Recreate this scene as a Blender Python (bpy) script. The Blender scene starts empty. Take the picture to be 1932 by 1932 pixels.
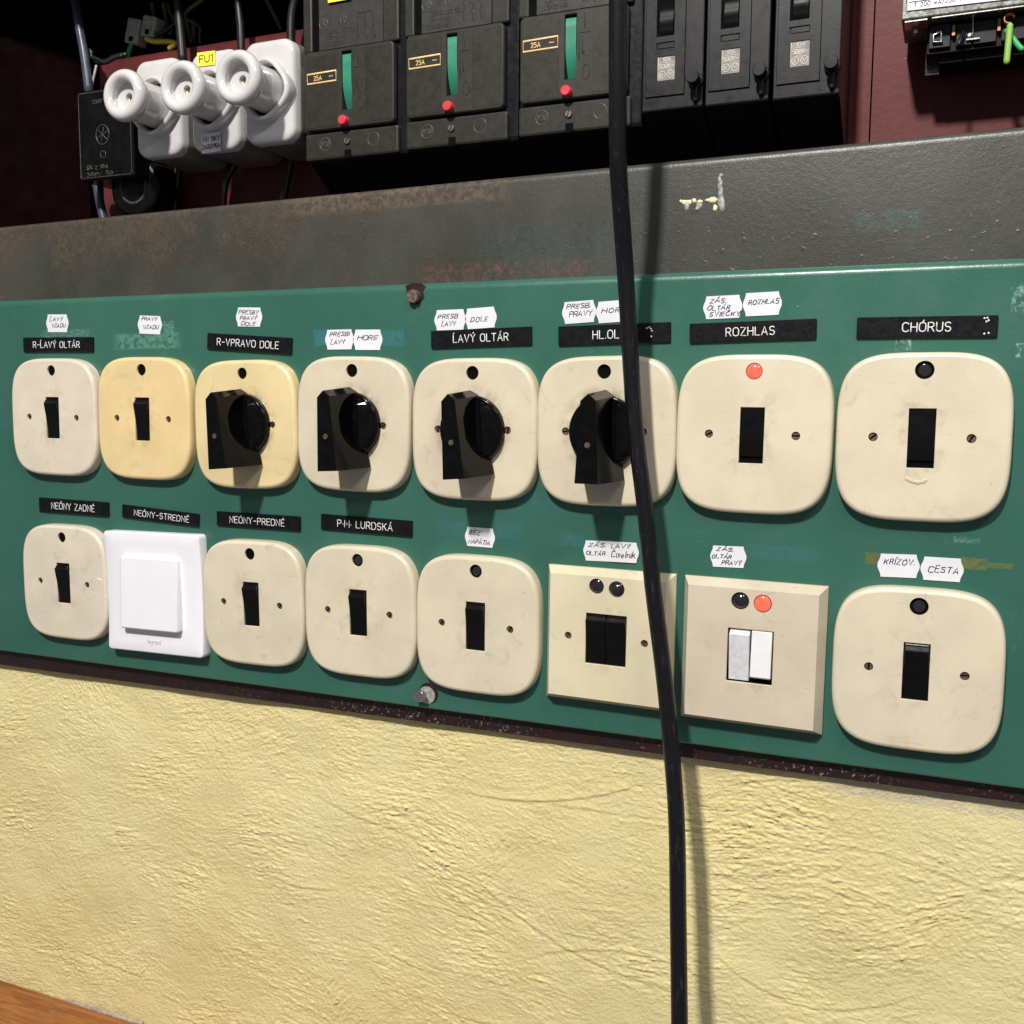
import bpy, bmesh, math, random
import numpy as np
from mathutils import Vector, Matrix, geometry
random.seed(7)
SC = bpy.context.scene
S = 0.00075            # one working unit in metres (a switch plate is 109 units = 8 cm)
# ------------------------------------------------------------------ camera
CAM = np.array([343.154, -731.617, 19.771]); ROT = (1.46586236, -0.00724023, 0.405044427); F = 1924.515
cd = bpy.data.cameras.new('camera'); cam = bpy.data.objects.new('camera', cd); SC.collection.objects.link(cam)
cam.location = [c*S for c in CAM]; cam.rotation_euler = ROT
cd.sensor_width = 36; cd.lens = 36*F/1932; cd.clip_start = .02; cd.clip_end = 50
SC.camera = cam
SC.render.resolution_x = SC.render.resolution_y = 1024
# ------------------------------------------------------------------ world, lamps, exposure
w_ = bpy.data.worlds.new('World'); SC.world = w_; w_.use_nodes = True
bg = w_.node_tree.nodes['Background']; bg.inputs[0].default_value = (.93, .95, 1, 1); bg.inputs[1].default_value = .17
def lamp(name, loc, target, size, size_y, power, col):
    l = bpy.data.lights.new(name, 'AREA'); l.shape = 'RECTANGLE'; l.size = size*S; l.size_y = size_y*S
    l.energy = power; l.color = col
    o = bpy.data.objects.new(name, l); SC.collection.objects.link(o); o.location = [c*S for c in loc]
    o.rotation_euler = (Vector(target)-Vector(loc)).to_track_quat('-Z', 'Y').to_euler()
lamp('ceiling_lamp', (60, -1850, 1690), (20, 0, -60), 145, 180, 45, (1, .97, .91))
lamp('side_fill', (950, -900, 1150), (50, 0, -100), 700, 160, 4.6, (1, .97, .93))  # added fill from the upper right, also gives the edge highlights
SC.view_settings.view_transform = 'Standard'; SC.view_settings.look = 'None'
SC.view_settings.exposure = 0; SC.view_settings.gamma = 1
# ------------------------------------------------------------------ pixel -> world helper (photo measured at 1932 px)
def rotm(e):
    return np.array(Matrix.Rotation(e[2], 3, 'Z') @ Matrix.Rotation(e[1], 3, 'Y') @ Matrix.Rotation(e[0], 3, 'X'))
RM = rotm(ROT)
ZO = {'A': (0, 0, .34244), 'B': (514.6, 0, .3805), 'C': (1102.7, 0, .4292), '4': (0, 514.6, .3044), '5': (514.6, 514.6, .3044),
      '6': (992.4, 514.6, .3044), '7': (1396.7, 477.8, .277), 'b1': (0, 918.9, .3044), 'b2': (514.6, 955.6, .3044),
      'b3': (992.4, 955.6, .3044), 'b4': (1396.7, 992.4, .2854), 'F': (0, 0, 1), 'W': (132.3, 0, .15219), 'V': (132.3, 95.6, .1636),
      'R': (1653.9, 0, .14382)}
def P(z, x, y, Y):
    o = ZO[z]; px = o[0]+x*o[2]; py = o[1]+y*o[2]
    d = RM @ np.array([(px-966)/F, -(py-966)/F, -1.0]); t = (Y-CAM[1])/d[1]
    p = CAM+t*d; return (p[0], Y, p[2])
# ------------------------------------------------------------------ materials
MATS = {}
class NT:
    def __init__(s, name):
        s.m = bpy.data.materials.new(name); s.m.use_nodes = True; s.t = s.m.node_tree; s.b = s.t.nodes['Principled BSDF']
    def n(s, ty, ins=None, **kw):
        nd = s.t.nodes.new(ty)
        for k, v in kw.items(): setattr(nd, k, v)
        for k, v in (ins or {}).items():
            if isinstance(v, bpy.types.NodeSocket): s.t.links.new(v, nd.inputs[k])
            else: nd.inputs[k].default_value = v
        return nd
    def coord(s, scale=(1, 1, 1), rnd=True):
        tc = s.n('ShaderNodeTexCoord').outputs['Object']
        v = s.n('ShaderNodeVectorMath', {0: tc, 1: scale}, operation='MULTIPLY').outputs[0]
        if rnd:
            r = s.n('ShaderNodeObjectInfo').outputs['Random']
            r = s.n('ShaderNodeMath', {0: r, 1: 37.0}, operation='MULTIPLY').outputs[0]
            v = s.n('ShaderNodeVectorMath', {0: v, 1: r}, operation='ADD').outputs[0]
        return v
    def noise(s, vec, scale, detail=4, rough=.55, dist=0):
        return s.n('ShaderNodeTexNoise', {'Vector': vec, 'Scale': scale, 'Detail': detail, 'Roughness': rough, 'Distortion': dist}).outputs['Fac']
    def ramp(s, fac, a, b, smooth=True):
        return s.n('ShaderNodeMapRange', {'Value': fac, 'From Min': a, 'From Max': b}, interpolation_type='SMOOTHSTEP' if smooth else 'LINEAR').outputs[0]
    def math(s, op, a, b=0.0, clamp=False):
        nd = s.n('ShaderNodeMath', {0: a, 1: b}, operation=op); nd.use_clamp = clamp; return nd.outputs[0]
    def mix(s, fac, a, b):
        def c(v): return v if isinstance(v, bpy.types.NodeSocket) else (v[0], v[1], v[2], 1)
        nd = s.n('ShaderNodeMix', {0: fac, 6: c(a), 7: c(b)}, data_type='RGBA'); return nd.outputs[2]
    def bump(s, h, strength, dist, normal=None):
        ins = {'Height': h, 'Strength': strength, 'Distance': dist}
        if normal: ins['Normal'] = normal
        return s.n('ShaderNodeBump', ins).outputs[0]
    def set(s, **kw):
        for k, v in kw.items():
            k = k.replace('_', ' ')
            if isinstance(v, bpy.types.NodeSocket): s.t.links.new(v, s.b.inputs[k])
            else: s.b.inputs[k].default_value = v if not isinstance(v, tuple) else (*v, 1) if len(v) == 3 else v
        return s.m
def M(name, col, rough=.5, metal=0.0, var=.12, vs=60, bump=.0, bs=900, bd=.0002, spec=.5, coat=0.0):
    if name in MATS: return MATS[name]
    t = NT(name); v = t.coord()
    n = t.noise(v, vs, 5)
    dark = tuple(c*(1-var) for c in col); lite = tuple(min(1, c*(1+var)) for c in col)
    c = t.mix(t.ramp(n, .3, .7), dark, lite)
    r = t.n('ShaderNodeMapRange', {'Value': t.noise(v, vs*2.3, 4), 'From Min': .3, 'From Max': .7, 'To Min': max(.03, rough*.8), 'To Max': min(1, rough*1.2)}).outputs[0]
    kw = dict(Base_Color=c, Roughness=r, Metallic=metal, Specular_IOR_Level=spec, Coat_Weight=coat)
    if bump: kw['Normal'] = t.bump(t.noise(v, bs, 3), bump, bd)
    MATS[name] = t.set(**kw); return MATS[name]
def cream(name, col, grime=False, scr=1.0):
    t = NT(name); v = t.coord()
    c = t.mix(t.ramp(t.noise(v, 35, 4), .3, .7), tuple(x*.93 for x in col), tuple(min(1, x*1.04) for x in col))
    # fine scratches running in two directions
    for i, (sx, sz) in enumerate(((1, 14), (10, 1.2))):
        tv = t.n('ShaderNodeMapping', {'Vector': v, 'Scale': (sx, 1, sz), 'Rotation': (0, .5+i*.9, 0)}).outputs[0]
        sc = t.ramp(t.noise(tv, 70, 2, .5, .3), .715, .76)
        c = t.mix(t.math('MULTIPLY', sc, .33*scr), c, tuple(x*.45 for x in col))
    sp = t.ramp(t.noise(v, 420, 2), .755, .79)
    c = t.mix(t.math('MULTIPLY', sp, .6), c, (.16, .11, .07))
    sm = t.ramp(t.noise(v, 60, 6, .65, 1.5), .56, .74)
    c = t.mix(t.math('MULTIPLY', sm, .34), c, (.40, .33, .23))
    tg = t.n('ShaderNodeTexCoord').outputs['Object']; sg = t.n('ShaderNodeSeparateXYZ', {0: tg})
    gx = t.math('ABSOLUTE', sg.outputs[0]); gz = t.math('ABSOLUTE', sg.outputs[2])
    gd = t.math('MAXIMUM', t.math('SUBTRACT', gx, 8.5*S), t.math('SUBTRACT', gz, 20*S))
    gm = t.math('MULTIPLY', t.ramp(gd, 13*S, .5*S), t.ramp(t.noise(v, 110, 6, .7, .8), .44, .74))
    c = t.mix(t.math('MULTIPLY', gm, .42), c, (.30, .24, .15))
    if grime:
        tc = t.n('ShaderNodeTexCoord').outputs['Object']
        mp = t.n('ShaderNodeVectorMath', {0: tc, 1: (1, 0, 1)}, operation='MULTIPLY').outputs[0]
        ln = t.n('ShaderNodeVectorMath', {0: mp}, operation='LENGTH').outputs['Value']
        g = t.math('MULTIPLY', t.ramp(ln, 38*S, 25*S), t.ramp(t.noise(v, 130, 6, .7), .35, .65))
        c = t.mix(t.math('MULTIPLY', g, .7), c, (.22, .17, .11))
    nrm = t.bump(t.noise(v, 260, 2), .10, .0003)
    MATS[name] = t.set(Base_Color=c, Roughness=.36, Normal=nrm, Coat_Weight=.45, Coat_Roughness=.07)
    return MATS[name]
cream('cream', (.705, .62, .465)); cream('cream_pale', (.73, .64, .515)); cream('cream_yellowed', (.80, .61, .31), scr=.5)
cream('cream_yellowed_worn', (.78, .62, .34), True); cream('cream_worn', (.685, .60, .45), True); cream('cream_square', (.72, .64, .445)); cream('cream_square_dull', (.64, .555, .425))
M('bakelite', (.0035, .0035, .004), .13, var=.3, vs=200, bump=.04, bs=200, spec=.16)
M('rocker_black', (.004, .0037, .0037), .25, spec=.25, var=.3, bump=.15, bs=1200)
M('rocker_white', (.80, .79, .80), .35, var=.04)
M('rocker_greyed', (.70, .68, .71), .5, var=.08, vs=300)
M('hole_shade', (.003, .003, .003), .8, spec=.05)  # flat black painted in for the deep shade behind the plate openings
M('lens_dark', (.018, .017, .02), .12, coat=.5)
M('screw_brown', (.20, .155, .12), .45, metal=.8, var=.4, vs=900)
M('screw_rusty', (.16, .11, .09), .7, metal=.4, var=.5, vs=900, bump=.7, bs=1500, bd=.0006)
M('steel', (.62, .60, .57), .28, metal=1, var=.2, vs=900)
M('white_plastic', (.86, .85, .90), .22, var=.015)
M('white_plastic_logo', (.70, .69, .74), .35, var=.01)
M('label_black', (.0065, .006, .008), .4, spec=.2, var=.4, vs=300, bump=.2, bs=900)
M('label_white', (.78, .77, .74), .6, var=.08, vs=900)
M('paper', (.73, .725, .77), .75, var=.03, bump=.2, bs=500)
M('ink_black', (.015, .015, .022), .6, var=.2)
M('ink_blue', (.02, .016, .09), .6, var=.2)
M('maroon', (.028, .0085, .008), .4, var=.3, vs=100, bump=.3)
M('red_plate', (.19, .036, .034), .42, var=.22, vs=45, bump=.25, bs=500)
M('cabinet_shade_maroon', (.0042, .0011, .001), .8, spec=.02, var=.3, vs=40)  # maroon taken almost to black, shade at the left put into the colour
M('cabinet_shade_black', (.003, .0022, .002), .9, spec=.03)  # black stands for the unlit void at the back of the cabinet
M('breaker', (.025, .0235, .018), .42, spec=.3, var=.15, vs=120, bump=.25, bs=2500)
M('breaker_cover', (.030, .0275, .022), .45, spec=.3, var=.12, vs=120, bump=.25, bs=2500)
M('breaker_body', (.007, .007, .0085), .3, spec=.3, var=.2, vs=120, bump=.15, bs=2000)
M('breaker_plate', (.038, .037, .036), .42, spec=.3, var=.15, vs=200)
M('engraving', (.010, .009, .008), .6)
M('emboss', (.085, .08, .072), .3)
M('fuse_breaker', (.0095, .0093, .010), .38, spec=.28, var=.3, vs=90, bump=.2, bs=1800)
M('green_handle', (.025, .21, .13), .42, var=.08)
M('red_button', (.62, .045, .06), .35, var=.08)
M('amber', (.80, .55, .24), .5, var=.15, vs=500)
M('dark_slot', (.003, .003, .003), .8, spec=.05)
M('rating_plate', (.22, .20, .18), .45, var=.3, vs=300)
M('rating_ink', (.62, .58, .50), .5)
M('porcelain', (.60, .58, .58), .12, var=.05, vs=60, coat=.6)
M('porcelain_shaded', (.22, .20, .185), .3, var=.2, vs=60)  # darker copy of the porcelain, shade of the sides put into the colour
M('brass', (.5, .42, .2), .3, metal=1)
M('yellow_sticker', (.88, .80, .06), .55, var=.03)
M('box_black', (.004, .004, .0045), .25, spec=.2, var=.4, vs=100, bump=.2, bs=900)
M('box_trace', (.065, .058, .052), .35, var=.4, vs=300)
M('cable_blue_grey', (.05, .06, .085), .35, var=.3, vs=100)
M('wire_black', (.012, .012, .013), .38, var=.3)
M('wire_yellow', (.75, .58, .06), .4, var=.1)
M('wire_green', (.05, .42, .13), .4, var=.1)
M('wire_lime', (.27, .50, .09), .4, var=.1)
M('wire_olive', (.14, .12, .02), .5, var=.3)
M('copper', (.38, .16, .08), .4, metal=.8, var=.2)
M('connector_white', (.42, .42, .37), .5, var=.25, vs=200)
M('label_paper', (.82, .82, .86), .5, var=.04)
M('galvanised', (.17, .17, .16), .5, metal=.5, var=.6, vs=300, bump=.5, bs=900)
M('terminal_dark', (.014, .016, .020), .4, spec=.25, var=.4, vs=150)
M('terminal_black', (.004, .004, .0045), .4, spec=.15)
M('paint_cream', (.75, .70, .42), .55, var=.15, vs=500)
M('paint_grey', (.34, .34, .31), .5, var=.3, vs=500)
M('plaster_scar', (.42, .36, .30), .8, var=.25, vs=200)
def glow():
    for nm, c, e in (('lens_glow', (1, .12, .035), .95), ('lens_glow_core', (1, .30, .10), 1.3)):
        t = NT(nm); v = t.coord(rnd=False)
        n = t.ramp(t.noise(v, 260, 2, .5, .6), .35, .6)
        cc = t.mix(n, c, (.9, .15, .12))
        MATS[nm] = t.set(Base_Color=(.6, .06, .03), Roughness=.15, Emission_Color=cc, Emission_Strength=e)
    MATS['lens_side'] = M('lens_side', (.35, .01, .03), .15, coat=.5)
glow()
# sheathed black cable: fine lengthwise ribs and scuffs
t = NT('cable_black'); tc = t.coord((1, 1, .05), False)
n = t.noise(tc, 1500, 3); n2 = t.noise(t.coord((1, 1, .12), False), 600, 4)
c = t.mix(t.ramp(n2, .56, .76), (.006, .006, .008), (.028, .028, .034))
c = t.mix(t.math('MULTIPLY', t.ramp(t.noise(t.coord((1, 1, .5), False), 800, 3), .70, .76), .5), c, (.12, .12, .13))
MATS['cable_black'] = t.set(Base_Color=c, Roughness=.32, Specular_IOR_Level=.35, Normal=t.bump(n, .45, .0005))
# green panel paint with its old label ghosts, glue and splashes
def patches(t, v, lst, base, wob=1.3):
    sep = t.n('ShaderNodeSeparateXYZ', {0: v}); c = base
    nz = t.noise(v, 230, 8, .72, .4); nf = t.noise(v, 700, 4, .65)
    for (x, z, hx, hz, col, amt, th, fine) in lst:
        dx = t.math('DIVIDE', t.math('ABSOLUTE', t.math('SUBTRACT', sep.outputs[0], x*S)), hx*S)
        dz = t.math('DIVIDE', t.math('ABSOLUTE', t.math('SUBTRACT', sep.outputs[2], z*S)), hz*S)
        d = t.math('MAXIMUM', dx, dz)
        e = t.math('ADD', d, t.math('MULTIPLY', t.math('SUBTRACT', nz, .5), wob))
        m = t.ramp(e, 1.0, .78)
        m = t.math('MULTIPLY', m, t.ramp(nf if fine else nz, th-.08, th+.10))
        c = t.mix(t.math('MULTIPLY', m, amt), c, col)
    return c
def box_px(z, x0, y0, x1, y1, Y=0):
    a = P(z, x0, y0, Y); b = P(z, x1, y1, Y)
    return ((a[0]+b[0])/2, (a[2]+b[2])/2, abs(b[0]-a[0])/2, abs(a[2]-b[2])/2)
t = NT('panel_green'); v = t.coord(rnd=False)
g = (.033, .165, .112)
c = t.mix(t.ramp(t.noise(v, 9, 3), .3, .7), (.029, .112, .084), (.040, .134, .098))
c = t.mix(t.math('MULTIPLY', t.ramp(t.noise(v, 45, 6, .7), .45, .75), .35), c, (.032, .115, .100))
blue = (.045, .16, .175); pale = (.20, .38, .36); white = (.42, .60, .62)
L = [(*box_px('4', 240, 355, 570, 395), pale, .55, .52, 1), (*box_px('4', 690, 375, 1140, 475), (.13, .30, .24), .7, .48, 0),
     (*box_px('4', 1010, 300, 1080, 380), pale, .6, .5, 1),
     (*box_px('5', 250, 350, 345, 462), (.045, .19, .25), .5, .38, 0), (*box_px('5', 665, 350, 825, 460), (.045, .19, .23), .5, .45, 0),
     (*box_px('b2', 1010, 80, 1200, 190), blue, .42, .45, 0), (*box_px('b2', 1370, 80, 1560, 215), blue, .42, .45, 0),
     (*box_px('b2', 1780, 140, 1932, 260), blue, .42, .45, 0),
     (*box_px('b3', 180, 160, 380, 260), blue, .42, .45, 0), (*box_px('b3', 1360, 225, 1830, 355), blue, .42, .42, 0),
     (*box_px('b4', 820, 170, 960, 260), (.13, .14, .035), .85, .40, 0), (*box_px('b4', 1440, 200, 1640, 300), (.16, .16, .04), .85, .44, 0),
     (*box_px('b4', 1620, 235, 1810, 290), (.13, .15, .035), .8, .42, 0), (*box_px('b4', 930, 165, 1640, 215), (.09, .15, .06), .55, .5, 0),
     (*box_px('b4', 1400, 70, 1590, 120), pale, .4, .5, 1),
     (*box_px('7', 1050, 575, 1175, 665), white, .6, .53, 0), (*box_px('7', 1840, 190, 1990, 420), white, .7, .56, 0),
     (*box_px('7', 1870, 600, 1960, 720), white, .8, .55, 0), (*box_px('b4', 1790, 650, 1840, 1100), white, .6, .64, 0),
     (*box_px('5', 1400, 1340, 1932, 1500), (.035, .15, .15), .6, .5, 0)]
c = patches(t, v, L, c)
sp = t.ramp(t.noise(v, 520, 2), .765, .79); c = t.mix(t.math('MULTIPLY', sp, .6), c, white)
sp = t.ramp(t.noise(t.n('ShaderNodeVectorMath', {0: v, 1: (3., 1., 7.)}, operation='ADD').outputs[0], 360, 2), .77, .80); c = t.mix(t.math('MULTIPLY', sp, .7), c, (.03, .03, .02))
tv = t.n('ShaderNodeMapping', {'Vector': v, 'Scale': (2, 1, 22), 'Rotation': (0, .03, 0)}).outputs[0]
c = t.mix(t.math('MULTIPLY', t.ramp(t.noise(tv, 26, 3, .6), .70, .76), .25), c, pale)
nb = t.bump(t.noise(v, 380, 4, .6), .22, .0004); nb = t.bump(t.noise(v, 60, 2), .2, .0006, nb)
wr = t.math('MULTIPLY', t.ramp(t.noise(v, 24, 7, .75, .8), .56, .70), t.ramp(t.noise(v, 620, 3, .6), .45, .62))
c = t.mix(t.math('MULTIPLY', wr, .22), c, (.10, .24, .20))
ro = t.n('ShaderNodeMapRange', {'Value': t.noise(v, 30, 6, .7), 'From Min': .3, 'From Max': .7, 'To Min': .20, 'To Max': .42}).outputs[0]
MATS['panel_green'] = t.set(Base_Color=c, Roughness=ro, Normal=nb)
# grey over-painted rail: rust on the left, teal where older paint shows
t = NT('rail_paint'); v = t.coord(rnd=False); sep = t.n('ShaderNodeSeparateXYZ', {0: v})
c = t.mix(t.ramp(t.noise(v, 14, 5, .6), .35, .65), (.038, .038, .032), (.056, .056, .050))
xg = t.ramp(sep.outputs[0], 100*S, -420*S)
rm = t.math('MULTIPLY', t.ramp(t.noise(v, 210, 6, .8, .6), .36, .62), t.ramp(t.math('ADD', t.noise(v, 22, 7, .72), t.math('MULTIPLY', t.ramp(sep.outputs[2], 130*S, 185*S), .16)), .50, .70)); rm = t.math('MULTIPLY', rm, xg)
c = t.mix(t.math('MULTIPLY', rm, .75), c, (.095, .062, .036))
gf = t.ramp(t.noise(v, 700, 3, .7), .50, .68)
c = t.mix(t.math('MULTIPLY', gf, t.math('ADD', t.math('MULTIPLY', rm, .5), .10)), c, (.20, .145, .09))
tm = t.ramp(t.noise(v, 30, 7, .7), .62, .74)
c = t.mix(t.math('MULTIPLY', tm, .30), c, (.035, .10, .085))
LL = [(*box_px('C', 1170, 930, 1500, 1010, 6), (.05, .13, .125), .45, .5, 0), (*box_px('B', 930, 1080, 1932, 1500, 6), (.04, .075, .062), .5, .5, 0),
      (*box_px('F', 760, 500, 1150, 530, 6), (.15, .06, .045), .6, .52, 0), (*box_px('F', 500, 340, 1000, 380, 6), (.17, .11, .07), .6, .5, 0)]
c = patches(t, v, LL, c)
sp = t.ramp(t.noise(v, 600, 2), .74, .78); c = t.mix(t.math('MULTIPLY', sp, .7), c, (.35, .34, .30))
ng = t.noise(v, 330, 3, .6)
nb = t.bump(ng, .28, .0005); nb = t.bump(t.noise(v, 1500, 2), .35, .00025, nb)
pit = t.math('MULTIPLY', t.ramp(t.noise(v, 200, 2), .62, .72), t.ramp(sep.outputs[2], 165*S, 130*S))
nb = t.bump(pit, .2, .0006, nb)
MATS['rail_paint'] = t.set(Base_Color=c, Roughness=.36, Normal=nb)
# maroon edge with chipped pale specks
t = NT('maroon_chipped'); v = t.coord(rnd=False); sep = t.n('ShaderNodeSeparateXYZ', {0: v})
c = t.mix(t.ramp(t.noise(v, 40, 4), .3, .7), (.014, .006, .0055), (.026, .008, .008))
zone = t.ramp(t.noise(v, 9, 2), .40, .62)
ch = t.math('MULTIPLY', t.ramp(t.noise(v, 520, 5, .65), .585, .64), zone)
ch = t.math('MULTIPLY', ch, t.ramp(sep.outputs[0], -420*S, 150*S))
c = t.mix(t.math('MULTIPLY', ch, .8), c, (.36, .32, .30))
MATS['maroon_chipped'] = t.set(Base_Color=c, Roughness=.42, Normal=t.bump(t.noise(v, 500, 4), .5, .0006))
# red mounting sheet gets dust specks
t = NT('red_sheet'); v = t.coord(rnd=False)
c = t.mix(t.ramp(t.noise(v, 20, 4), .3, .7), (.095, .018, .018), (.135, .027, .026))
c = t.mix(t.math('MULTIPLY', t.ramp(t.noise(v, 380, 3), .69, .76), .45), c, (.32, .13, .12))
MATS['red_sheet'] = t.set(Base_Color=c, Roughness=.5, Specular_IOR_Level=.25, Normal=t.bump(t.noise(v, 300, 3), .3, .0004))
# yellow distemper
t = NT('wall_yellow'); v = t.coord(rnd=False)
c = t.mix(t.ramp(t.noise(v, 12, 5, .6), .3, .7), (.84, .71, .345), (.89, .775, .41))
c = t.mix(t.math('MULTIPLY', t.ramp(t.noise(v, 500, 3), .70, .78), .35), c, (.45, .34, .16))
c = patches(t, v, [(345, -251, 85, 7, (.62, .56, .44), .6, .42, 0)], c)
nb = t.bump(t.noise(v, 420, 6, .75), .8, .0014); nb = t.bump(t.noise(v, 1200, 4, .7), .5, .0006, nb)
MATS['wall_yellow'] = t.set(Base_Color=c, Roughness=.85, Normal=nb, Specular_IOR_Level=.25)
# varnished wood
t = NT('wood'); v = t.coord((1, 9, 9), False)
c = t.mix(t.ramp(t.noise(v, 16, 6, .6, 1.2), .35, .65), (.23, .075, .02), (.40, .15, .042))
c = t.mix(t.math('MULTIPLY', t.ramp(t.noise(v, 90, 3), .55, .7), .5), c, (.16, .055, .02))
MATS['wood'] = t.set(Base_Color=c, Roughness=.32, Normal=t.bump(t.noise(v, 60, 4), .2, .0005))
# ------------------------------------------------------------------ mesh builder
class MB:
    def __init__(s): s.v = []; s.f = []; s.sm = []
    def add(s, vs, fs, smooth=False):
        o = len(s.v); s.v += [tuple(p) for p in vs]
        for f in fs: s.f.append([i+o for i in f]); s.sm.append(smooth)
        return s
    def box(s, x0, x1, y0, y1, z0, z1, ch=0):
        if ch <= 0:
            vs = [(x, y, z) for x in (x0, x1) for y in (y0, y1) for z in (z0, z1)]
            return s.add(vs, [(0, 1, 3, 2), (4, 6, 7, 5), (0, 4, 5, 1), (2, 3, 7, 6), (0, 2, 6, 4), (1, 5, 7, 3)])
        # front (y0) edges chamfered
        a = [(x0, z0), (x1, z0), (x1, z1), (x0, z1)]; b = [(x0+ch, z0+ch), (x1-ch, z0+ch), (x1-ch, z1-ch), (x0+ch, z1-ch)]
        vs = [(x, y1, z) for x, z in a]+[(x, y0+ch, z) for x, z in a]+[(x, y0, z) for x, z in b]
        fs = [(3, 2, 1, 0), (8, 9, 10, 11)]
        for r in (0, 4):
            for i in range(4): j = (i+1) % 4; fs.append((r+i, r+j, r+4+j, r+4+i))
        return s.add(vs, fs)
    def rings(s, rings, smooth=True, cap0=False, cap1=False, closed=True):
        n = len(rings[0]); vs = [p for r in rings for p in r]; fs = []
        for k in range(len(rings)-1):
            for i in range(n if closed else n-1):
                j = (i+1) % n; fs.append((k*n+i, k*n+j, (k+1)*n+j, (k+1)*n+i))
        s.add(vs, fs, smooth)
        if cap0: s.add(rings[0], [tuple(range(n))[::-1]])
        if cap1: s.add(rings[-1], [tuple(range(n))])
        return s
    def lathe(s, cx, cz, prof, n=40, a0=0, smooth=True, cap0=False, cap1=False):
        R = [[(cx+r*math.cos(2*math.pi*i/n+a0), y, cz+r*math.sin(2*math.pi*i/n+a0)) for i in range(n)] for r, y in prof]
        return s.rings(R, smooth, cap0, cap1)
    def disc(s, cx, cz, r, y0, y1, n=32):   # y0 front
        s.lathe(cx, cz, [(r, y1), (r, y0)], n, smooth=True); s.lathe(cx, cz, [(r, y0), (r, y0)], n, cap1=True); return s
    def prism(s, loop, y0, y1, smooth=False):
        n = len(loop); s.add([(x, y1, z) for x, z in loop]+[(x, y0, z) for x, z in loop],
              [tuple(range(n))[::-1], tuple(range(n, 2*n))]); return s.rings([[(x, y1, z) for x, z in loop], [(x, y0, z) for x, z in loop]], smooth)
    def tube(s, pts, r, n=10, flat=1.0, closed=False, cap=True):
        pts = [Vector(p) for p in pts]
        q = [pts[0]]
        for p in pts[1:]:
            if (p-q[-1]).length > 1e-5: q.append(p)
        pts = q; m = len(pts)
        if m < 2: return s
        R = []; ref = None
        for i, p in enumerate(pts):
            if closed: d = (pts[(i+1) % m]-pts[i-1])
            else: d = pts[min(i+1, m-1)]-pts[max(i-1, 0)]
            if d.length < 1e-6: d = pts[min(i+1, m-1)]-p if i < m-1 else p-pts[i-1]
            d.normalize(); up = Vector((0, -1, 0))
            if abs(d.dot(up)) > .95 or ref == 'z': up = Vector((0, 0, 1)) if abs(d.z) < .9 else Vector((1, 0, 0))
            a = d.cross(up).normalized(); b = a.cross(d).normalized()
            R.append([p+a*(r*math.cos(t))+b*(r*flat*math.sin(t)) for t in (2*math.pi*k/n+math.pi/2 for k in range(n))])
        if closed: R.append(R[0])
        else:
            for e, o in ((0, 1), (-1, -2)):
                d = (pts[e]-pts[o]).normalized()
                c = pts[e]+d*r*.55; ring = [c+(q-pts[e])*.55 for q in R[e]]
                if e == 0: R.insert(0, ring); pts.insert(0, c)
                else: R.append(ring)
        return s.rings(R, True, cap and not closed, cap and not closed)
    def build(s, name, mat, parent=None, bevel=0, seg=2, loc=None):
        me = bpy.data.meshes.new(name); me.from_pydata([(x*S, y*S, z*S) for x, y, z in s.v], [], s.f); me.update()
        me.polygons.foreach_set('use_smooth', s.sm)
        me.materials.append(MATS[mat]); o = bpy.data.objects.new(name, me); SC.collection.objects.link(o)
        if parent: o.parent = parent
        if loc: o.location = [c*S for c in loc]
        if bevel:
            bm = bmesh.new(); bm.from_mesh(me); bmesh.ops.remove_doubles(bm, verts=bm.verts, dist=1e-7); bmesh.ops.recalc_face_normals(bm, faces=bm.faces); bm.to_mesh(me); bm.free()
            b = o.modifiers.new('edge', 'BEVEL'); b.width = bevel*S; b.segments = seg; b.limit_method = 'ANGLE'; b.angle_limit = .6; b.harden_normals = False
        return o
def tag(o, label, cat, group=None, kind=None):
    o['label'] = label
    if cat: o['category'] = cat
    if group: o['group'] = group
    if kind: o['kind'] = kind
    return o
def thing(name, label, cat, loc=(0, 0, 0), rot=0, group=None):
    o = bpy.data.objects.new(name, None); SC.collection.objects.link(o); o.empty_display_size = .01
    o.location = [c*S for c in loc]; o.rotation_euler = (0, -rot, 0); return tag(o, label, cat, group)
def dup(root, loc, rot, label):
    c = root.copy(); SC.collection.objects.link(c); c.location = [k*S for k in loc]; c.rotation_euler = (0, -rot, 0); c['label'] = label
    def rec(a, b):
        for ch in list(a.children):
            k = ch.copy(); SC.collection.objects.link(k); k.parent = b; rec(ch, k)
    rec(root, c); return c
def circ(cx, cz, r, n=28): return [(cx+r*math.cos(2*math.pi*i/n), cz+r*math.sin(2*math.pi*i/n)) for i in range(n)]
def rect(x0, x1, z0, z1): return [(x0, z0), (x1, z0), (x1, z1), (x0, z1)]
def rrect(x0, x1, z0, z1, r, n=6):
    o = []
    for cx, cz, a in ((x1-r, z0+r, -90), (x1-r, z1-r, 0), (x0+r, z1-r, 90), (x0+r, z0+r, 180)):
        for i in range(n+1): t = math.radians(a+90*i/n); o.append((cx+r*math.cos(t), cz+r*math.sin(t)))
    return o
def inside(p, loop):
    x, y = p; c = False; n = len(loop)
    for i in range(n):
        (x1, y1), (x2, y2) = loop[i], loop[i-1]
        if (y1 > y) != (y2 > y) and x < (x2-x1)*(y-y1)/(y2-y1)+x1: c = not c
    return c
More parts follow.
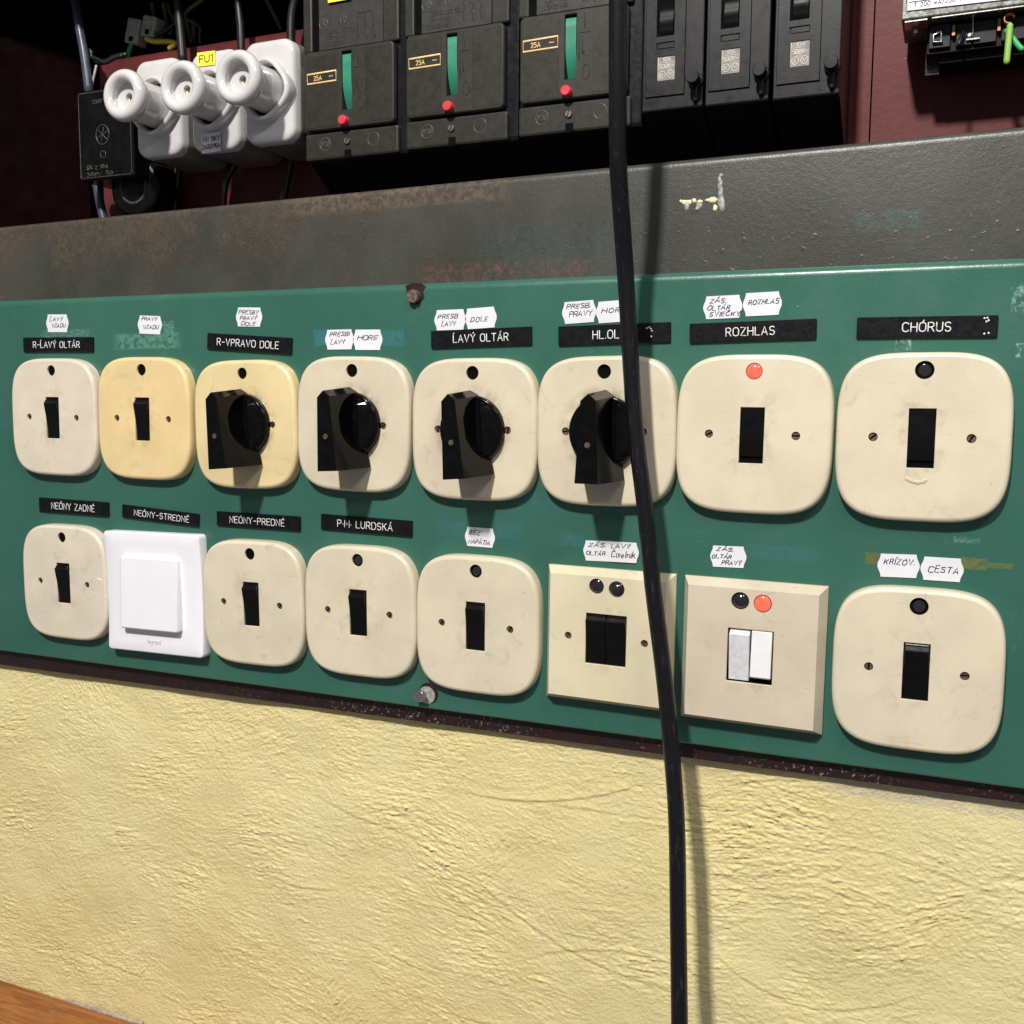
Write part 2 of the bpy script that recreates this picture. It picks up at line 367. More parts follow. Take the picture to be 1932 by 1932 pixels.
def holed(mb, outer, holes, y, depth, dome=None):
    pts = list(outer); edges = [(i, (i+1) % len(outer)) for i in range(len(outer))]
    for h in holes:
        k = len(pts); pts += h; edges += [(k+i, k+(i+1) % len(h)) for i in range(len(h))]
    vo, eo, fo, *_ = geometry.delaunay_2d_cdt([Vector(p) for p in pts], edges, [], 0, 1e-4)
    fs = []
    for f in fo:
        c = sum((vo[i] for i in f), Vector((0, 0)))/len(f)
        if inside(c, outer) and not any(inside(c, h) for h in holes): fs.append(tuple(f))
    mb.add([(p.x, y, p.y) for p in vo], fs)
    for h in holes:
        e = .35  # softened lip of the hole
        cx = sum(p[0] for p in h)/len(h); cz = sum(p[1] for p in h)/len(h)
        mb.rings([[(x, y, z) for x, z in h], [(x-(x-cx)*.02, y+e, z-(z-cz)*.02) for x, z in h], [(x-(x-cx)*.02, y+depth, z-(z-cz)*.02) for x, z in h]], smooth=len(h) > 8)
# ------------------------------------------------------------------ single-stroke lettering
def arc(cx, cy, rx, ry, a0, a1, n=7): return [(cx+rx*math.cos(math.radians(a0+(a1-a0)*i/n)), cy+ry*math.sin(math.radians(a0+(a1-a0)*i/n))) for i in range(n+1)]
O_ = arc(.32, .7, .32, .3, 0, 180)+arc(.32, .3, .32, .3, 180, 360)+[(.64, .7)]
G = {'A': (.66, [[(0, 0), (.33, 1), (.66, 0)], [(.12, .34), (.54, .34)]]),
 'B': (.58, [[(0, 0), (0, 1), (.34, 1)]+arc(.34, .77, .2, .23, 90, -90, 5)+[(0, .54)], [(.34, .54)]+arc(.34, .27, .24, .27, 90, -90, 5)+[(0, 0)]]),
 'C': (.62, [arc(.32, .7, .32, .3, 25, 180)+arc(.32, .3, .32, .3, 180, 335)]),
 'D': (.62, [[(0, 0), (0, 1), (.28, 1)]+arc(.28, .68, .34, .32, 90, 0, 4)+arc(.28, .32, .34, .32, 0, -90, 4)+[(0, 0)]]),
 'E': (.52, [[(.52, 0), (0, 0), (0, 1), (.52, 1)], [(0, .52), (.44, .52)]]),
 'H': (.6, [[(0, 0), (0, 1)], [(.6, 0), (.6, 1)], [(0, .52), (.6, .52)]]), 'I': (.04, [[(.02, 0), (.02, 1)]]),
 'F': (.5, [[(0, 0), (0, 1), (.5, 1)], [(0, .52), (.42, .52)]]),
 'J': (.4, [[(.4, 1), (.4, .2)]+arc(.2, .2, .2, .2, 0, -160, 5)]),
 'K': (.58, [[(0, 0), (0, 1)], [(.56, 1), (0, .38)], [(.2, .6), (.58, 0)]]), 'L': (.5, [[(0, 1), (0, 0), (.5, 0)]]),
 'M': (.72, [[(0, 0), (0, 1), (.36, .3), (.72, 1), (.72, 0)]]), 'N': (.62, [[(0, 0), (0, 1), (.62, 0), (.62, 1)]]),
 'O': (.64, [O_]), 'P': (.56, [[(0, 0), (0, 1), (.32, 1)]+arc(.32, .74, .24, .26, 90, -90, 6)+[(0, .48)]]),
 'R': (.58, [[(0, 0), (0, 1), (.32, 1)]+arc(.32, .74, .24, .26, 90, -90, 6)+[(0, .48)], [(.3, .48), (.58, 0)]]),
 'S': (.56, [arc(.29, .75, .27, .25, 30, 250, 8)+arc(.28, .26, .28, .26, 70, -150, 8)]),
 'T': (.6, [[(0, 1), (.6, 1)], [(.3, 1), (.3, 0)]]), 'U': (.6, [[(0, 1), (0, .3)]+arc(.3, .3, .3, .3, 180, 360, 7)+[(.6, 1)]]),
 'V': (.64, [[(0, 1), (.32, 0), (.64, 1)]]), 'X': (.6, [[(0, 1), (.6, 0)], [(0, 0), (.6, 1)]]), 'Y': (.62, [[(0, 1), (.31, .48), (.62, 1)], [(.31, .48), (.31, 0)]]),
 'Z': (.58, [[(0, 1), (.58, 1), (0, 0), (.58, 0)]]), '-': (.46, [[(.02, .48), (.44, .48)]]), '.': (.06, [[(.0, .03), (.06, .03)]]), '·': (.06, [[(0, .4), (.06, .4)]]),
 '/': (.4, [[(0, -.05), (.4, 1.05)]]), '~': (.6, [[(0, .42), (.15, .58), (.3, .5), (.45, .42), (.6, .58)]]), ' ': (.3, []),
 '0': (.56, [arc(.28, .7, .28, .3, 0, 180)+arc(.28, .3, .28, .3, 180, 360)+[(.56, .7)]]), '1': (.24, [[(0, .78), (.22, 1), (.22, 0)]]),
 '2': (.54, [arc(.27, .73, .27, .27, 170, -30, 7)+[(0, 0), (.54, 0)]]), '3': (.52, [arc(.25, .77, .25, .23, 150, -80, 6)+arc(.25, .27, .27, .27, 85, -150, 7)]),
 '4': (.56, [[(.42, 0), (.42, 1), (0, .3), (.56, .3)]]), '5': (.54, [[(.5, 1), (.06, 1), (.02, .56)]+arc(.26, .33, .28, .33, 130, -150, 8)]),
 '6': (.54, [[(.46, .96), (.12, .6)]+arc(.27, .28, .27, .28, 150, 510, 10)]), '7': (.5, [[(0, 1), (.5, 1), (.16, 0)]]), '9': (.54, [[(.08, .04), (.42, .4)]+arc(.27, .72, .27, .28, -30, 330, 10)]), 'G': (.62, [arc(.32, .7, .32, .3, 25, 180)+arc(.32, .3, .32, .3, 180, 360)+[(.64, .48), (.36, .48)]]),
 '8': (.54, [arc(.27, .76, .23, .24, -90, 270, 9), arc(.27, .26, .27, .26, 90, 450, 9)]),
 'a': (.46, [arc(.23, .3, .23, .3, 20, 340, 9), [(.46, .6), (.46, 0)]]), 'c': (.42, [arc(.24, .3, .24, .3, 40, 320, 8)]),
 'd': (.46, [arc(.23, .3, .23, .3, 20, 340, 9), [(.46, 1), (.46, 0)]]), 'e': (.46, [[(0, .32), (.46, .32)]+arc(.23, .3, .23, .3, 5, 310, 8)]),
 'g': (.46, [arc(.23, .3, .23, .3, 20, 340, 9), [(.46, .6), (.46, -.1)]+arc(.23, -.1, .23, .2, 0, -150, 5)]), 'i': (.04, [[(.02, 0), (.02, .6)], [(.02, .8), (.03, .83)]]),
 'k': (.42, [[(0, 0), (0, 1)], [(.4, .6), (0, .25)], [(.15, .36), (.42, 0)]]), 'l': (.04, [[(.02, 0), (.02, 1)]]), 'm': (.7, [[(0, 0), (0, .6)]]+[[(0, .4)]+arc(.175, .42, .175, .18, 160, 0, 4)+[(.35, 0)], [(.35, .4)]+arc(.525, .42, .175, .18, 160, 0, 4)+[(.7, 0)]]),
 'n': (.44, [[(0, 0), (0, .6)], [(0, .36)]+arc(.22, .38, .22, .22, 160, 0, 5)+[(.44, 0)]]), 'r': (.28, [[(0, 0), (0, .6)], [(0, .36)]+arc(.2, .36, .2, .24, 150, 70, 3)]),
 's': (.38, [arc(.19, .45, .18, .15, 30, 250, 5)+arc(.19, .16, .19, .16, 70, -150, 5)]), 't': (.3, [[(.14, .9), (.14, .1), (.28, 0)], [(0, .6), (.3, .6)]])}
ACC = {'Á': ('A', 'a'), 'Ý': ('Y', 'a'), 'Ó': ('O', 'a'), 'É': ('E', 'a'), 'Č': ('C', 'v'), 'Ľ': ('L', 'l'), 'Ä': ('A', 'u'), 'Í': ('I', 'a'), 'č': ('c', 'v'), 'í': ('i', ''), 'ž': ('Z', 'v'), 'Ž': ('Z', 'v'), 'Ò': ('O', 'g')}
def text(mb, string, x0, zb, h, width, y, r, jit=0, slant=0, gap=.24, flat=.45):
    items = []; x = 0
    for ch in string:
        acc = None
        if ch in ACC: ch, acc = ACC[ch]
        w, st = G[ch]; st = [list(s) for s in st]
        if acc == 'a': st.append([(w/2+.0, 1.1), (w/2+.14, 1.26)])
        if acc == 'g': st.append([(w/2+.0, 1.26), (w/2+.12, 1.1)])
        if acc == 'v': st.append([(w/2-.14, 1.26), (w/2, 1.12), (w/2+.14, 1.26)])
        if acc == 'u': st += [[(w/2-.14, 1.15), (w/2-.10, 1.18)], [(w/2+.1, 1.15), (w/2+.14, 1.18)]]
        if acc == 'l': st.append([(.0, 1.14), (.14, 1.28)])
        jy = random.uniform(-1, 1)*jit*.8; js = 1+random.uniform(-1, 1)*jit
        for s_ in st: items.append([(x+px*js+slant*pz+random.uniform(-1, 1)*jit*.6, pz*js+jy+random.uniform(-1, 1)*jit*.6) for px, pz in s_])
        x += w+gap
    tot = max(.01, x-gap); sx = width/tot if width else h
    for it in items: mb.tube([(x0+px*sx, y, zb+pz*h) for px, pz in it], r, 6, flat)
    return tot*h
# ================================================================== SETTING: plastered wall
def make_wall():
    nx, nz = 1280, 600; X0, X1, Z0, Z1 = -620., 450., -705., -222.
    N = 2048
    rng = np.random.default_rng(5)
    fx = np.fft.fftfreq(N)[None, :]; fz = np.fft.fftfreq(N)[:, None]
    def field(ang, lu, lv):       # streaks along ang, lu long, lv wide (pixels)
        a = math.radians(ang); u = fx*math.cos(a)+fz*math.sin(a); v = -fx*math.sin(a)+fz*math.cos(a)
        f = np.fft.fft2(rng.standard_normal((N, N)))*np.exp(-((u*lu)**2+(v*lv)**2)*2)
        h = np.real(np.fft.ifft2(f)); return h/h.std()
    def blob(l):
        h = np.real(np.fft.ifft2(np.fft.fft2(rng.standard_normal((N, N)))*np.exp(-((fx*l)**2+(fz*l)**2)*2))); return h/h.std()
    H = np.zeros((N, N)); W = np.zeros((N, N))
    for k, ang in enumerate((2, -7, 10, -16, 24, -50, 55)):
        w = np.exp(1.7*blob(75)+(.9 if k in (0, 1, 2, 3) else -.8)); f = field(ang, 17, 2.0)*.6+field(ang, 6.5, 1.5)*.8+field(ang, 44, 4)*.45
        H += w*f; W += w
    H /= W
    H = H/H.std(); sharp = np.sign(H)*np.abs(H)**1.25
    amp = np.clip(.78+.30*blob(60), .2, 1.6)
    crumb = blob(1.6)
    Hh = sharp*amp*(.23+.09*crumb) + blob(1.2)*.08 + np.maximum(0, crumb-.6)*.22 + blob(2.4)*.10*amp + blob(5)*.10*amp + blob(80)*.8 + blob(22)*.22
    # a few long scored ridges from the trowel
    for k in range(110):
        cx, cz, L_, a = rng.uniform(0, N), rng.uniform(0, N), rng.uniform(25, 130), math.radians(rng.normal(0, 12)); cv = rng.normal(0, .0016)
        rr_ = int(L_*1.4)+8; j0, j1, i0, i1 = max(0, int(cx)-rr_), min(N, int(cx)+rr_), max(0, int(cz)-rr_), min(N, int(cz)+rr_)
        j, i = np.meshgrid(np.arange(j0, j1), np.arange(i0, i1)); dx, dz = j-cx, i-cz; u = dx*math.cos(a)+dz*math.sin(a); v = -dx*math.sin(a)+dz*math.cos(a)-cv*u*u
        Hh[i0:i1, j0:j1] += rng.uniform(.2, .75)*np.tanh(v/1.2)*np.exp(-(v/5)**2)*np.exp(-(u/L_)**4)
    xs = np.linspace(X0, X1, nx); zs = np.linspace(Z0, Z1, nz)
    zz, xx = np.meshgrid(zs, xs, indexing='ij')
    h = Hh[:nz, :nx]*.86
    Y = 14-h*1.0
    co = np.stack([xx, Y, zz], -1).reshape(-1, 3)*S
    me = bpy.data.meshes.new('wall'); me.vertices.add(nx*nz); me.vertices.foreach_set('co', co.ravel())
    a = (np.arange(nz-1)[:, None]*nx+np.arange(nx-1)[None, :]).ravel()
    q = np.stack([a, a+1, a+nx+1, a+nx], 1); nf = len(q)
    me.loops.add(nf*4); me.loops.foreach_set('vertex_index', q.ravel()); me.polygons.add(nf)
    me.polygons.foreach_set('loop_start', np.arange(nf)*4); me.polygons.foreach_set('loop_total', np.full(nf, 4))
    me.update(calc_edges=True); me.polygons.foreach_set('use_smooth', np.ones(nf, bool)); me.materials.append(MATS['wall_yellow'])
    o = bpy.data.objects.new('wall', me); SC.collection.objects.link(o)
    tag(o, 'rough trowelled plaster wall painted pale yellow under the green panel', None, kind='structure')
make_wall()
# ================================================================== wooden ledge
t = thing('wooden_ledge', 'varnished orange-brown wooden ledge at the lower left against the yellow wall', 'ledge', (-450, 12, -602))
mb = MB(); mb.box(-330, 520, -150, 0, -22, 0); mb.build('board', 'wood', t, bevel=3)
mb = MB()
pts = []
for i in range(60):
    x = -26+i*1.7; k = math.sin(math.pi*i/59)**.5; pts.append((x, -.4-1.4*k+random.uniform(-.5, .5), .2+random.uniform(-.3, .3)))
mb.tube(pts, 2.2, 8, .8); mb.build('filler_bead', 'plaster_scar', t)
# ================================================================== cabinet
def lin(x, za, zb, xa=-519., xb=377.): return za+(zb-za)*(x-xa)/(xb-xa)
cab = thing('electrical_cabinet', 'old open steel electrical cabinet with grey and rusty front rail and maroon inside', 'cabinet', (0, 6, 0))
XL, XR = -720, 600
def railprof(x):
    zt = lin(x, 188.7, 197.1); p = [(0, 100)]
    p += [(0, zt-6)]+[(5-5*math.cos(a), zt-5+5*math.sin(a)) for a in (i*math.pi/2/8 for i in range(1, 9))]+[(14, zt), (15, zt-1), (15, zt-12), (150, zt-14)]
    return [(x, y, z) for y, z in p]
mb = MB(); mb.rings([railprof(XL), railprof(-200), railprof(200), railprof(XR)], smooth=True, closed=False)
o = mb.build('front_rail', 'rail_paint', cab); 
mb = MB(); mb.rings([[(-487, 170, z), (-487, 86, z), (-640, 7, z), (-760, 7, z), (-760, 8.5, z), (-641, 8.5, z), (-489, 88, z), (-489, 170, z)] for z in (150, 520)], False, cap0=True, cap1=True); mb.build('left_wall', 'cabinet_shade_maroon', cab)
mb = MB(); mb.box(-720, 600, 168, 170, 150, 520); mb.build('back_wall', 'cabinet_shade_black', cab)
mb = MB(); mb.box(-760, 600, 3, 170, 418, 421); mb.build('unseen_top', 'cabinet_shade_black', cab)  # out of view, added at a height that shades the upper recess
mb = MB(); mb.box(-466, 277, 84, 86, 150, 361); mb.build('mounting_plate', 'red_sheet', cab)
mb = MB(); mb.box(278, 600, 85.5, 87.5, 150, 470); mb.build('mounting_plate', 'red_sheet', cab)
mb = MB(); mb.box(-720, 600, -3.6, 20, lin(0, -248, -243)+0, -226); 
# chipped maroon edge (tapered)
mb = MB(); mb.add([(x, y, z) for x, zb, zt in ((XL, -252.3, -210), (XR, -241, -210)) for y in (.8, 12) for z in (zb, zt)],
                  [(0, 1, 3, 2), (4, 6, 7, 5), (0, 4, 5, 1), (2, 3, 7, 6), (0, 2, 6, 4), (1, 5, 7, 3)])
mb.build('bottom_edge', 'maroon_chipped', cab, bevel=1.2)
# paint splashes on the rail
def blobpts(z, x, y, rx, ry, Y, n=14):
    c = P(z, x, y, Y); return [(c[0]+rx*math.cos(2*math.pi*i/n)*random.uniform(.75, 1.2), c[2]+ry*math.sin(2*math.pi*i/n)*random.uniform(.75, 1.2)) for i in range(n)]
def splash(name, mat, lst, parent, off):
    mb = MB()
    for k, (z, x, y, rx, ry) in enumerate(lst):
        lp = blobpts(z, x, y, rx, ry, off); cx = sum(p[0] for p in lp)/len(lp); cz = sum(p[1] for p in lp)/len(lp)
        h = .25+.07*k
        mb.rings([[(a, .1, b) for a, b in lp], [(cx+(a-cx)*.9, -h, cz+(b-cz)*.9) for a, b in lp], [(cx+(a-cx)*.2, -h-.15, cz+(b-cz)*.2) for a, b in lp]], cap1=True)
    return mb.build(name, mat, parent)
splash('paint_splash', 'paint_cream', [('C', 438, 888, 2.6, 1.9), ('C', 458, 888, 2.2, 1.8), ('C', 483, 882, 1.8, 1.7), ('C', 508, 886, 2.2, 1.2), ('C', 565, 880, 3.6, 2.4), ('C', 545, 880, 2.4, 1.2), ('C', 575, 914, 1.6, 2.5), ('C', 425, 885, 1.2, 1.2)], cab, 6)
splash('paint_splash', 'paint_grey', [('C', 505, 900, 2.4, 3.4), ('C', 450, 905, 2.0, 3.2), ('C', 600, 880, 2.2, 5.2), ('C', 607, 895, 2.2, 5.2), ('C', 598, 845, 1.7, 4.6), ('C', 596, 815, 1.7, 4.2), ('C', 594, 792, 1.3, 3.5), ('C', 602, 772, 1.7, 1.5), ('C', 495, 918, 1.2, 1.6)], cab, 6)
# ================================================================== green switch panel
pan = thing('switch_panel', 'long green painted steel panel carrying two rows of switches below the cabinet', 'panel', (0, 0, 0))
def panprof(x):
    zt = lin(x, 117.2, 114.6, -514, 381); zb = lin(x, -233.6, -230.6, -536, 399); r = 6
    p = [(9, zb+2), (2, zb), (.6, zb+.4), (0, zb+1.4), (0, zb+1.5)]+[(0, zt-r)]+[(r-r*math.cos(a), zt-r+r*math.sin(a)) for a in (i*math.pi/2/8 for i in range(1, 9))]+[(12, zt)]
    return [(x, y, z) for y, z in p]
mb = MB()
pr = [panprof(x) for x in (XL, -300, 0, 300, XR)]
mb.rings([p[:4] for p in pr], True, closed=False); mb.rings([p[3:6] for p in pr], False, closed=False); mb.rings([p[5:] for p in pr], True, closed=False)
# weld is not needed: strips share edges
mb.build('face', 'panel_green', pan)
def slot_screw(mb, cx, cz, r, y, ang, depth=1.1, gap=.16, h=2.0):
    n = 20
    for sgn in (0, math.pi):
        lp = []; a0 = math.asin(gap)
        for i in range(n+1):
            a = a0+(math.pi-2*a0)*i/n+ang+sgn; lp.append((cx+r*math.cos(a), cz+r*math.sin(a)))
        c = (sum(p[0] for p in lp)/len(lp), sum(p[1] for p in lp)/len(lp))
        lp2 = [(c[0]+(x-c[0])*.86, c[1]+(z-c[1])*.86) for x, z in lp]
        mb.rings([[(x, y+h, z) for x, z in lp], [(x, y+.45, z) for x, z in lp], [(x, y, z) for x, z in lp2]], False, cap1=True)
    mb.lathe(cx, cz, [(r*.97, y+depth+.2), (r*.97, y+depth)], n, cap1=True)
p = P('5', 878, 148, -2); sc = thing('panel_screw', 'rusty slotted screw at the top edge of the green panel beside chipped paint', 'screw', (p[0], 0, p[2]), 0, 'screws fixing the green panel')
mb = MB(); slot_screw(mb, 0, 0, 5.2, -6, 1.9, 1.6, .14, 6.2); mb.build('screw_head', 'screw_rusty', sc)
mb = MB(); mb.prism([(a, b) for a, b in [(-8, 5), (-9, 9), (-3, 11), (5, 10.5), (9, 8), (7, 4), (8, -1), (3, -6), (-4, -6), (-8, -1)]], -.35, .5); mb.build('bare_patch', 'maroon', sc)
p = P('b2', 915, 1172, -7); sc = thing('panel_screw', 'shiny slotted screw standing proud at the bottom edge of the green panel', 'screw', (p[0], 0, p[2]), 0, 'screws fixing the green panel')
mb = MB(); slot_screw(mb, 0, 0, 4.8, -10, .2, 1.5, .15, 3); mb.lathe(0, 0, [(2.2, 0), (2.2, -8)], 14); mb.build('screw_head', 'steel', sc)
mb = MB(); mb.lathe(2.5, -1, [(7.5, 0.2), (7.4, -.3)], 30, cap1=True); mb.build('washer', 'paint_grey', sc)
mb = MB(); mb.lathe(4, .5, [(9, 0.2), (8.9, -.15)], 30, cap1=True); mb.build('bare_patch', 'maroon', sc)
# ================================================================== switches
HZ, SXR = 44.0, 30.0
def squircle(a, b, n=3.8, m=128):
    o = []
    for i in range(m):
        t_ = 2*math.pi*i/m; c, s_ = math.cos(t_), math.sin(t_)
        o.append((a*math.copysign(abs(c)**(2/n), c), b*math.copysign(abs(s_)**(2/n), s_)))
    return o
def scale(lp, k): return [(x*k, z*k) for x, z in lp]
def inset(lp, d):
    n = len(lp); o = []
    for i in range(n):
        a, b = Vector(lp[i-1]), Vector(lp[(i+1) % n]); tdir = (b-a).normalized(); o.append((lp[i][0]-tdir.y*d, lp[i][1]+tdir.x*d))
    return o
def round_plate(parent, mat, open_=None, lamp_r=5.4, face=-10.0):
    mb = MB(); out = squircle(54.3, 55.9)
    prof = [(0, 0.0), (.2, -5.5), (.5, -7.4), (1.0, -8.6), (1.8, -9.4), (2.7, -9.8), (3.5, face)]
    R = [[(x, y, z) for x, z in (inset(out, d) if d else out)] for d, y in prof]
    mb.rings(R, True)
    holes = [circ(-SXR, 0, 3.0, 22), circ(SXR, 0, 3.0, 22), circ(0, HZ, lamp_r, 32)]
    if open_: holes.append(rect(*open_))
    holed(mb, inset(out, 3.5), holes, face, 1.8)
    mb.build('cover_plate', mat, parent)
    mb = MB(); mb.box(-35, 35, -7.9, -.4, -24, 24); mb.box(-12, 12, -7.9, -.4, 23.9, 50.2); mb.build('backing', 'hole_shade', parent)  # black slab close behind the holes, stands for their shaded depth
def plate_screws(parent, angs, mat='screw_brown', y=-8.9, xs=(-SXR, SXR)):
    for x, a in zip(xs, angs):
        mb = MB(); slot_screw(mb, x, 0, 2.75, y, a); mb.build('screw', mat, parent)
def rocker(parent, name, cx, w, mode, mat, z0=-19.6, z1=19.0, top=-13.2):
    # side profile (z, y) from the top edge to the bottom edge
    if mode == 'straight': pr = [(z1, -4), (z1, -8.6), (z1-2.6, -12.4), (z1-3.2, top)]+[(z1-3.2-(z1-3.2-z0)*k, top+(abs(top)-9.2)*k) for k in (.33, .66, 1)]+[(z0, -4)]
    elif mode == 'up': pr = [(z1, -4), (z1, -8.2), (z1-1.6, -9.0), (z1-2.2, -10.5), (z1-4.6, -12.2), (z1-5.4, top)]+[(z1-5.4-(z1-5.4-z0)*k, top+(abs(top)-8.7)*math.sin(k*math.pi/2)**1.15) for k in (.12, .25, .4, .55, .7, .85, 1)]+[(z0, -3)]
    elif mode == 'flat': pr = [(z1-.4, -3), (z1-.4, -9.2), (z1-1.2, -10.2)]+[(z1-1.2-(z1-1.2-z0-5)*k, -10.2-.6*math.sin(k*math.pi)+.2*k) for k in (.25, .5, .75, 1)]+[(z0+3.6, -8), (z0+.6, -5), (z0+.4, -3)]
    else: pr = [(z1, -4), (z1, -9.6), (z1-.8, -10.6)]+[(z1-.8-(z1-.8-z0-4)*k, -10.6-2.2*k) for k in (.3, .6, 1)]+[(z0+3, -12), (z0+2.6, -4)]
    R = []
    b = .55
    for x, sh in ((cx-w/2, 1), (cx-w/2+b*.3, .4), (cx-w/2+b, 0), (cx+w/2-b, 0), (cx+w/2-b*.3, .4), (cx+w/2, 1)):
        R.append([(x, y+sh*b, z-(sh*b*.6 if k < 4 else -sh*b*.3 if k > len(pr)-3 else 0)) for k, (z, y) in enumerate(pr)])
    mb = MB()
    for k in range(len(pr)-1):   # one strip per facet so creases stay crisp
        sm = mode == 'up' and 5 <= k <= len(pr)-3
        mb.rings([[r[k], r[k+1]] for r in R], False, closed=False)
    mb.add(R[0], [tuple(range(len(pr)))]); mb.add(R[-1], [tuple(range(len(pr)))[::-1]])
    return mb.build(name, mat, parent)
def lens(parent, cx, cz, r, y, mat, dome=.8):
    mb = MB(); mb.lathe(cx, cz, [(r, -2), (r, y+.8), (r*.9, y), (r*.55, y-dome*.6), (r*.2, y-dome), (.05, y-dome*1.05)], 32, cap1=True); return mb.build('pilot_lens', mat, parent)
def glow_lens(parent, cx, cz, r, y):
    o = lens(parent, cx, cz, r, y, 'lens_side', .3)
    mb = MB(); mb.lathe(cx, cz, [(r*.93, y-.1), (r*.9, y-.5), (r*.3, y-.75), (.05, y-.8)], 32, cap1=True); mb.build('glowing_cap', 'lens_glow', o)
def knob(parent, rot):
    mb = MB(); mb.lathe(0, 0, [(26.6, -9), (26.8, -11), (26.8, -15.0), (26.2, -16.2), (25.2, -16.6), (24, -16.3)], 64)
    # the dial face: right and left halves slope to a fine ridge beside the bar
    n = 40; top = []
    R1 = [(24*math.cos(2*math.pi*i/64), -16.6, 24*math.sin(2*math.pi*i/64)) for i in range(64)]
    mb.rings([R1, [(x*.45, -17.6, z*.45) for x, y, z in R1], [(x*.02, -17.8, z*.02) for x, y, z in R1]], True, cap1=True)
    for sg in (-1, 1):
        zs = [-21.2+42.4*i/24 for i in range(25)]
        mb.rings([[(sg*9.0, -16.9, z), (sg*11.2, -19.6, z)] for z in zs], False, closed=False)
        mb.rings([[(sg*11.2, -19.6, z), (sg*max(11.3, math.sqrt(24.2**2-z*z)), -16.7, z)] for z in zs], False, closed=False)
    dial = mb.build('rotary_knob', 'bakelite', parent); dial.rotation_euler = (0, -rot, 0); dial.location = (1.3*S, 0, 0)
    # bar: pentagonal front, wider back, finger scoops on both flanks
    mb = MB(); NZ, NT_ = 40, 18
    zt, zb = 22.5, -35.5
    def halfw(z, tt):
        u = (zt-z)/(zt-zb)
        f = 5.6+3.2*u; bk = 7.5+8.5*u
        return f+(bk-f)*tt
    yf, yb = -51, -12.0
    for sgn in (-1, 1):
        G_ = []
        for i in range(NZ+1):
            row = []
            for j in range(NT_+1):
                tt = j/NT_; ztop = zt+3.6*tt; zbot = zb-.6+(.6*tt)
                z = ztop+(zbot-ztop)*i/NZ
                w = halfw(zt+(zb-zt)*i/NZ, tt)
                q = ((z-1)/23.5)**2+((1-tt)/.72)**2     # scoop
                if q < 1: w -= (w-4.2)*min(1, (1-q)**.5*.9)
                row.append((sgn*w, yf+(yb-yf)*tt, z))
            G_.append(row)
        mb.rings(G_, True, closed=False)
        # top bevel facet to the peak and bottom
        fl = (sgn*halfw(zt, 0), yf, zt); bl = (sgn*halfw(zt, 1), yb, zt+3.6)
        mb.add([fl, bl, (0, yb, 31), (0, yf, 27.5)], [(0, 1, 2, 3)])
    mb.add([(-halfw(zt, 0), yf, zt), (0, yf, 27.5), (halfw(zt, 0), yf, zt), (halfw(zb, 0), yf, zb-.6), (-halfw(zb, 0), yf, zb-.6)], [(0, 1, 2, 3, 4)])
    mb.add([(-halfw(zb, 0), yf, zb-.6), (halfw(zb, 0), yf, zb-.6), (halfw(zb, 1), yb, zb), (-halfw(zb, 1), yb, zb)], [(0, 1, 2, 3)])
    bar = mb.build('grip_bar', 'bakelite', dial, bevel=.75, seg=3)
    mb = MB(); mb.lathe(0, -8.5, [(3.3, yf-.05), (3.2, yf-.12), (2.6, yf-.06)], 26); mb.lathe(0, -8.5, [(3.1, yf-.06), (3.1, yf-.1)], 26, cap1=True); mb.build('screw_recess', 'dark_slot', bar)
    mb = MB(); slot_screw(mb, .3, -8.7, 2.2, yf-.5, 1.9+rot*6, .2, .2, .3); mb.build('grub_screw', 'screw_brown', bar)
    return dial
sw_group = 'switches on the green panel'
cols_x = [-440.6, -331.0, -218.6, -110.0, 0.0, 107.6, 215.8, 325.9]
def sw_round(x, z, rot, mat, label, kind, lampmode, srot, lr=5.4):
    t_ = thing('light_switch' if kind != 'knob' else 'rotary_switch', label, 'switch', (x, 0, z), rot, sw_group)
    if kind == 'knob': round_plate(t_, mat, None, lr); knob(t_, srot[2])
    else:
        round_plate(t_, mat, (-8.5, 8.5, -20.3, 19.3), lr)
        rocker(t_, 'rocker', 0, 15.6, kind, 'rocker_black')
    plate_screws(t_, srot[:2])
    if lampmode == 'dark': lens(t_, 0, HZ, lr-.3, -7.6, 'lens_dark')
    if lampmode == 'glow': glow_lens(t_, 0, HZ, lr-.2, -9.6)
    return t_
D = math.radians
sw_round(cols_x[0], 4.6, D(-.5), 'cream_pale', 'pale cream rounded switch under the R-LAVÝ OLTÁR label, black rocker', 'up', None, (.4, 1.2), 5.0)
sw_round(cols_x[1], 4.6, D(-.5), 'cream_yellowed', 'deep yellowed rounded switch with black rocker and no name plate, under one paper tag', 'up', None, (1.4, 1.9), 5.3)
sw_round(cols_x[2], .8, D(.7), 'cream_yellowed_worn', 'yellowed rounded plate with black rotary knob under the R-VPRAVO DOLE label', 'knob', None, (1, .9, D(4)), 5.0)
sw_round(cols_x[3], 2.5, D(-1.1), 'cream_worn', 'cream rotary knob switch under the two tags PRESBI ĽAVÝ and HORE', 'knob', None, (1, .6, D(4)))
sw_round(cols_x[4], 0, 0, 'cream_worn', 'cream rotary knob switch under the ĽAVÝ OLTÁR label', 'knob', None, (1.1, 1.3, D(4.5)))
sw_round(cols_x[5], .4, D(.6), 'cream_worn', 'cream rotary knob switch partly hidden behind the black cable, under HL.OL', 'knob', None, (.2, .9, D(-1)))
sw_round(cols_x[6], 0, D(-.5), 'cream', 'cream rounded switch with glowing orange lamp under the ROZHLAS label', 'flat', 'glow', (.5, 0.05), 5.8)
t8 = sw_round(cols_x[7], .1, 0, 'cream', 'cream rounded switch with scuffed face under the CHÓRUS label, rightmost of the top row', 'flat', 'dark', (.7, 1.0), 6.0)
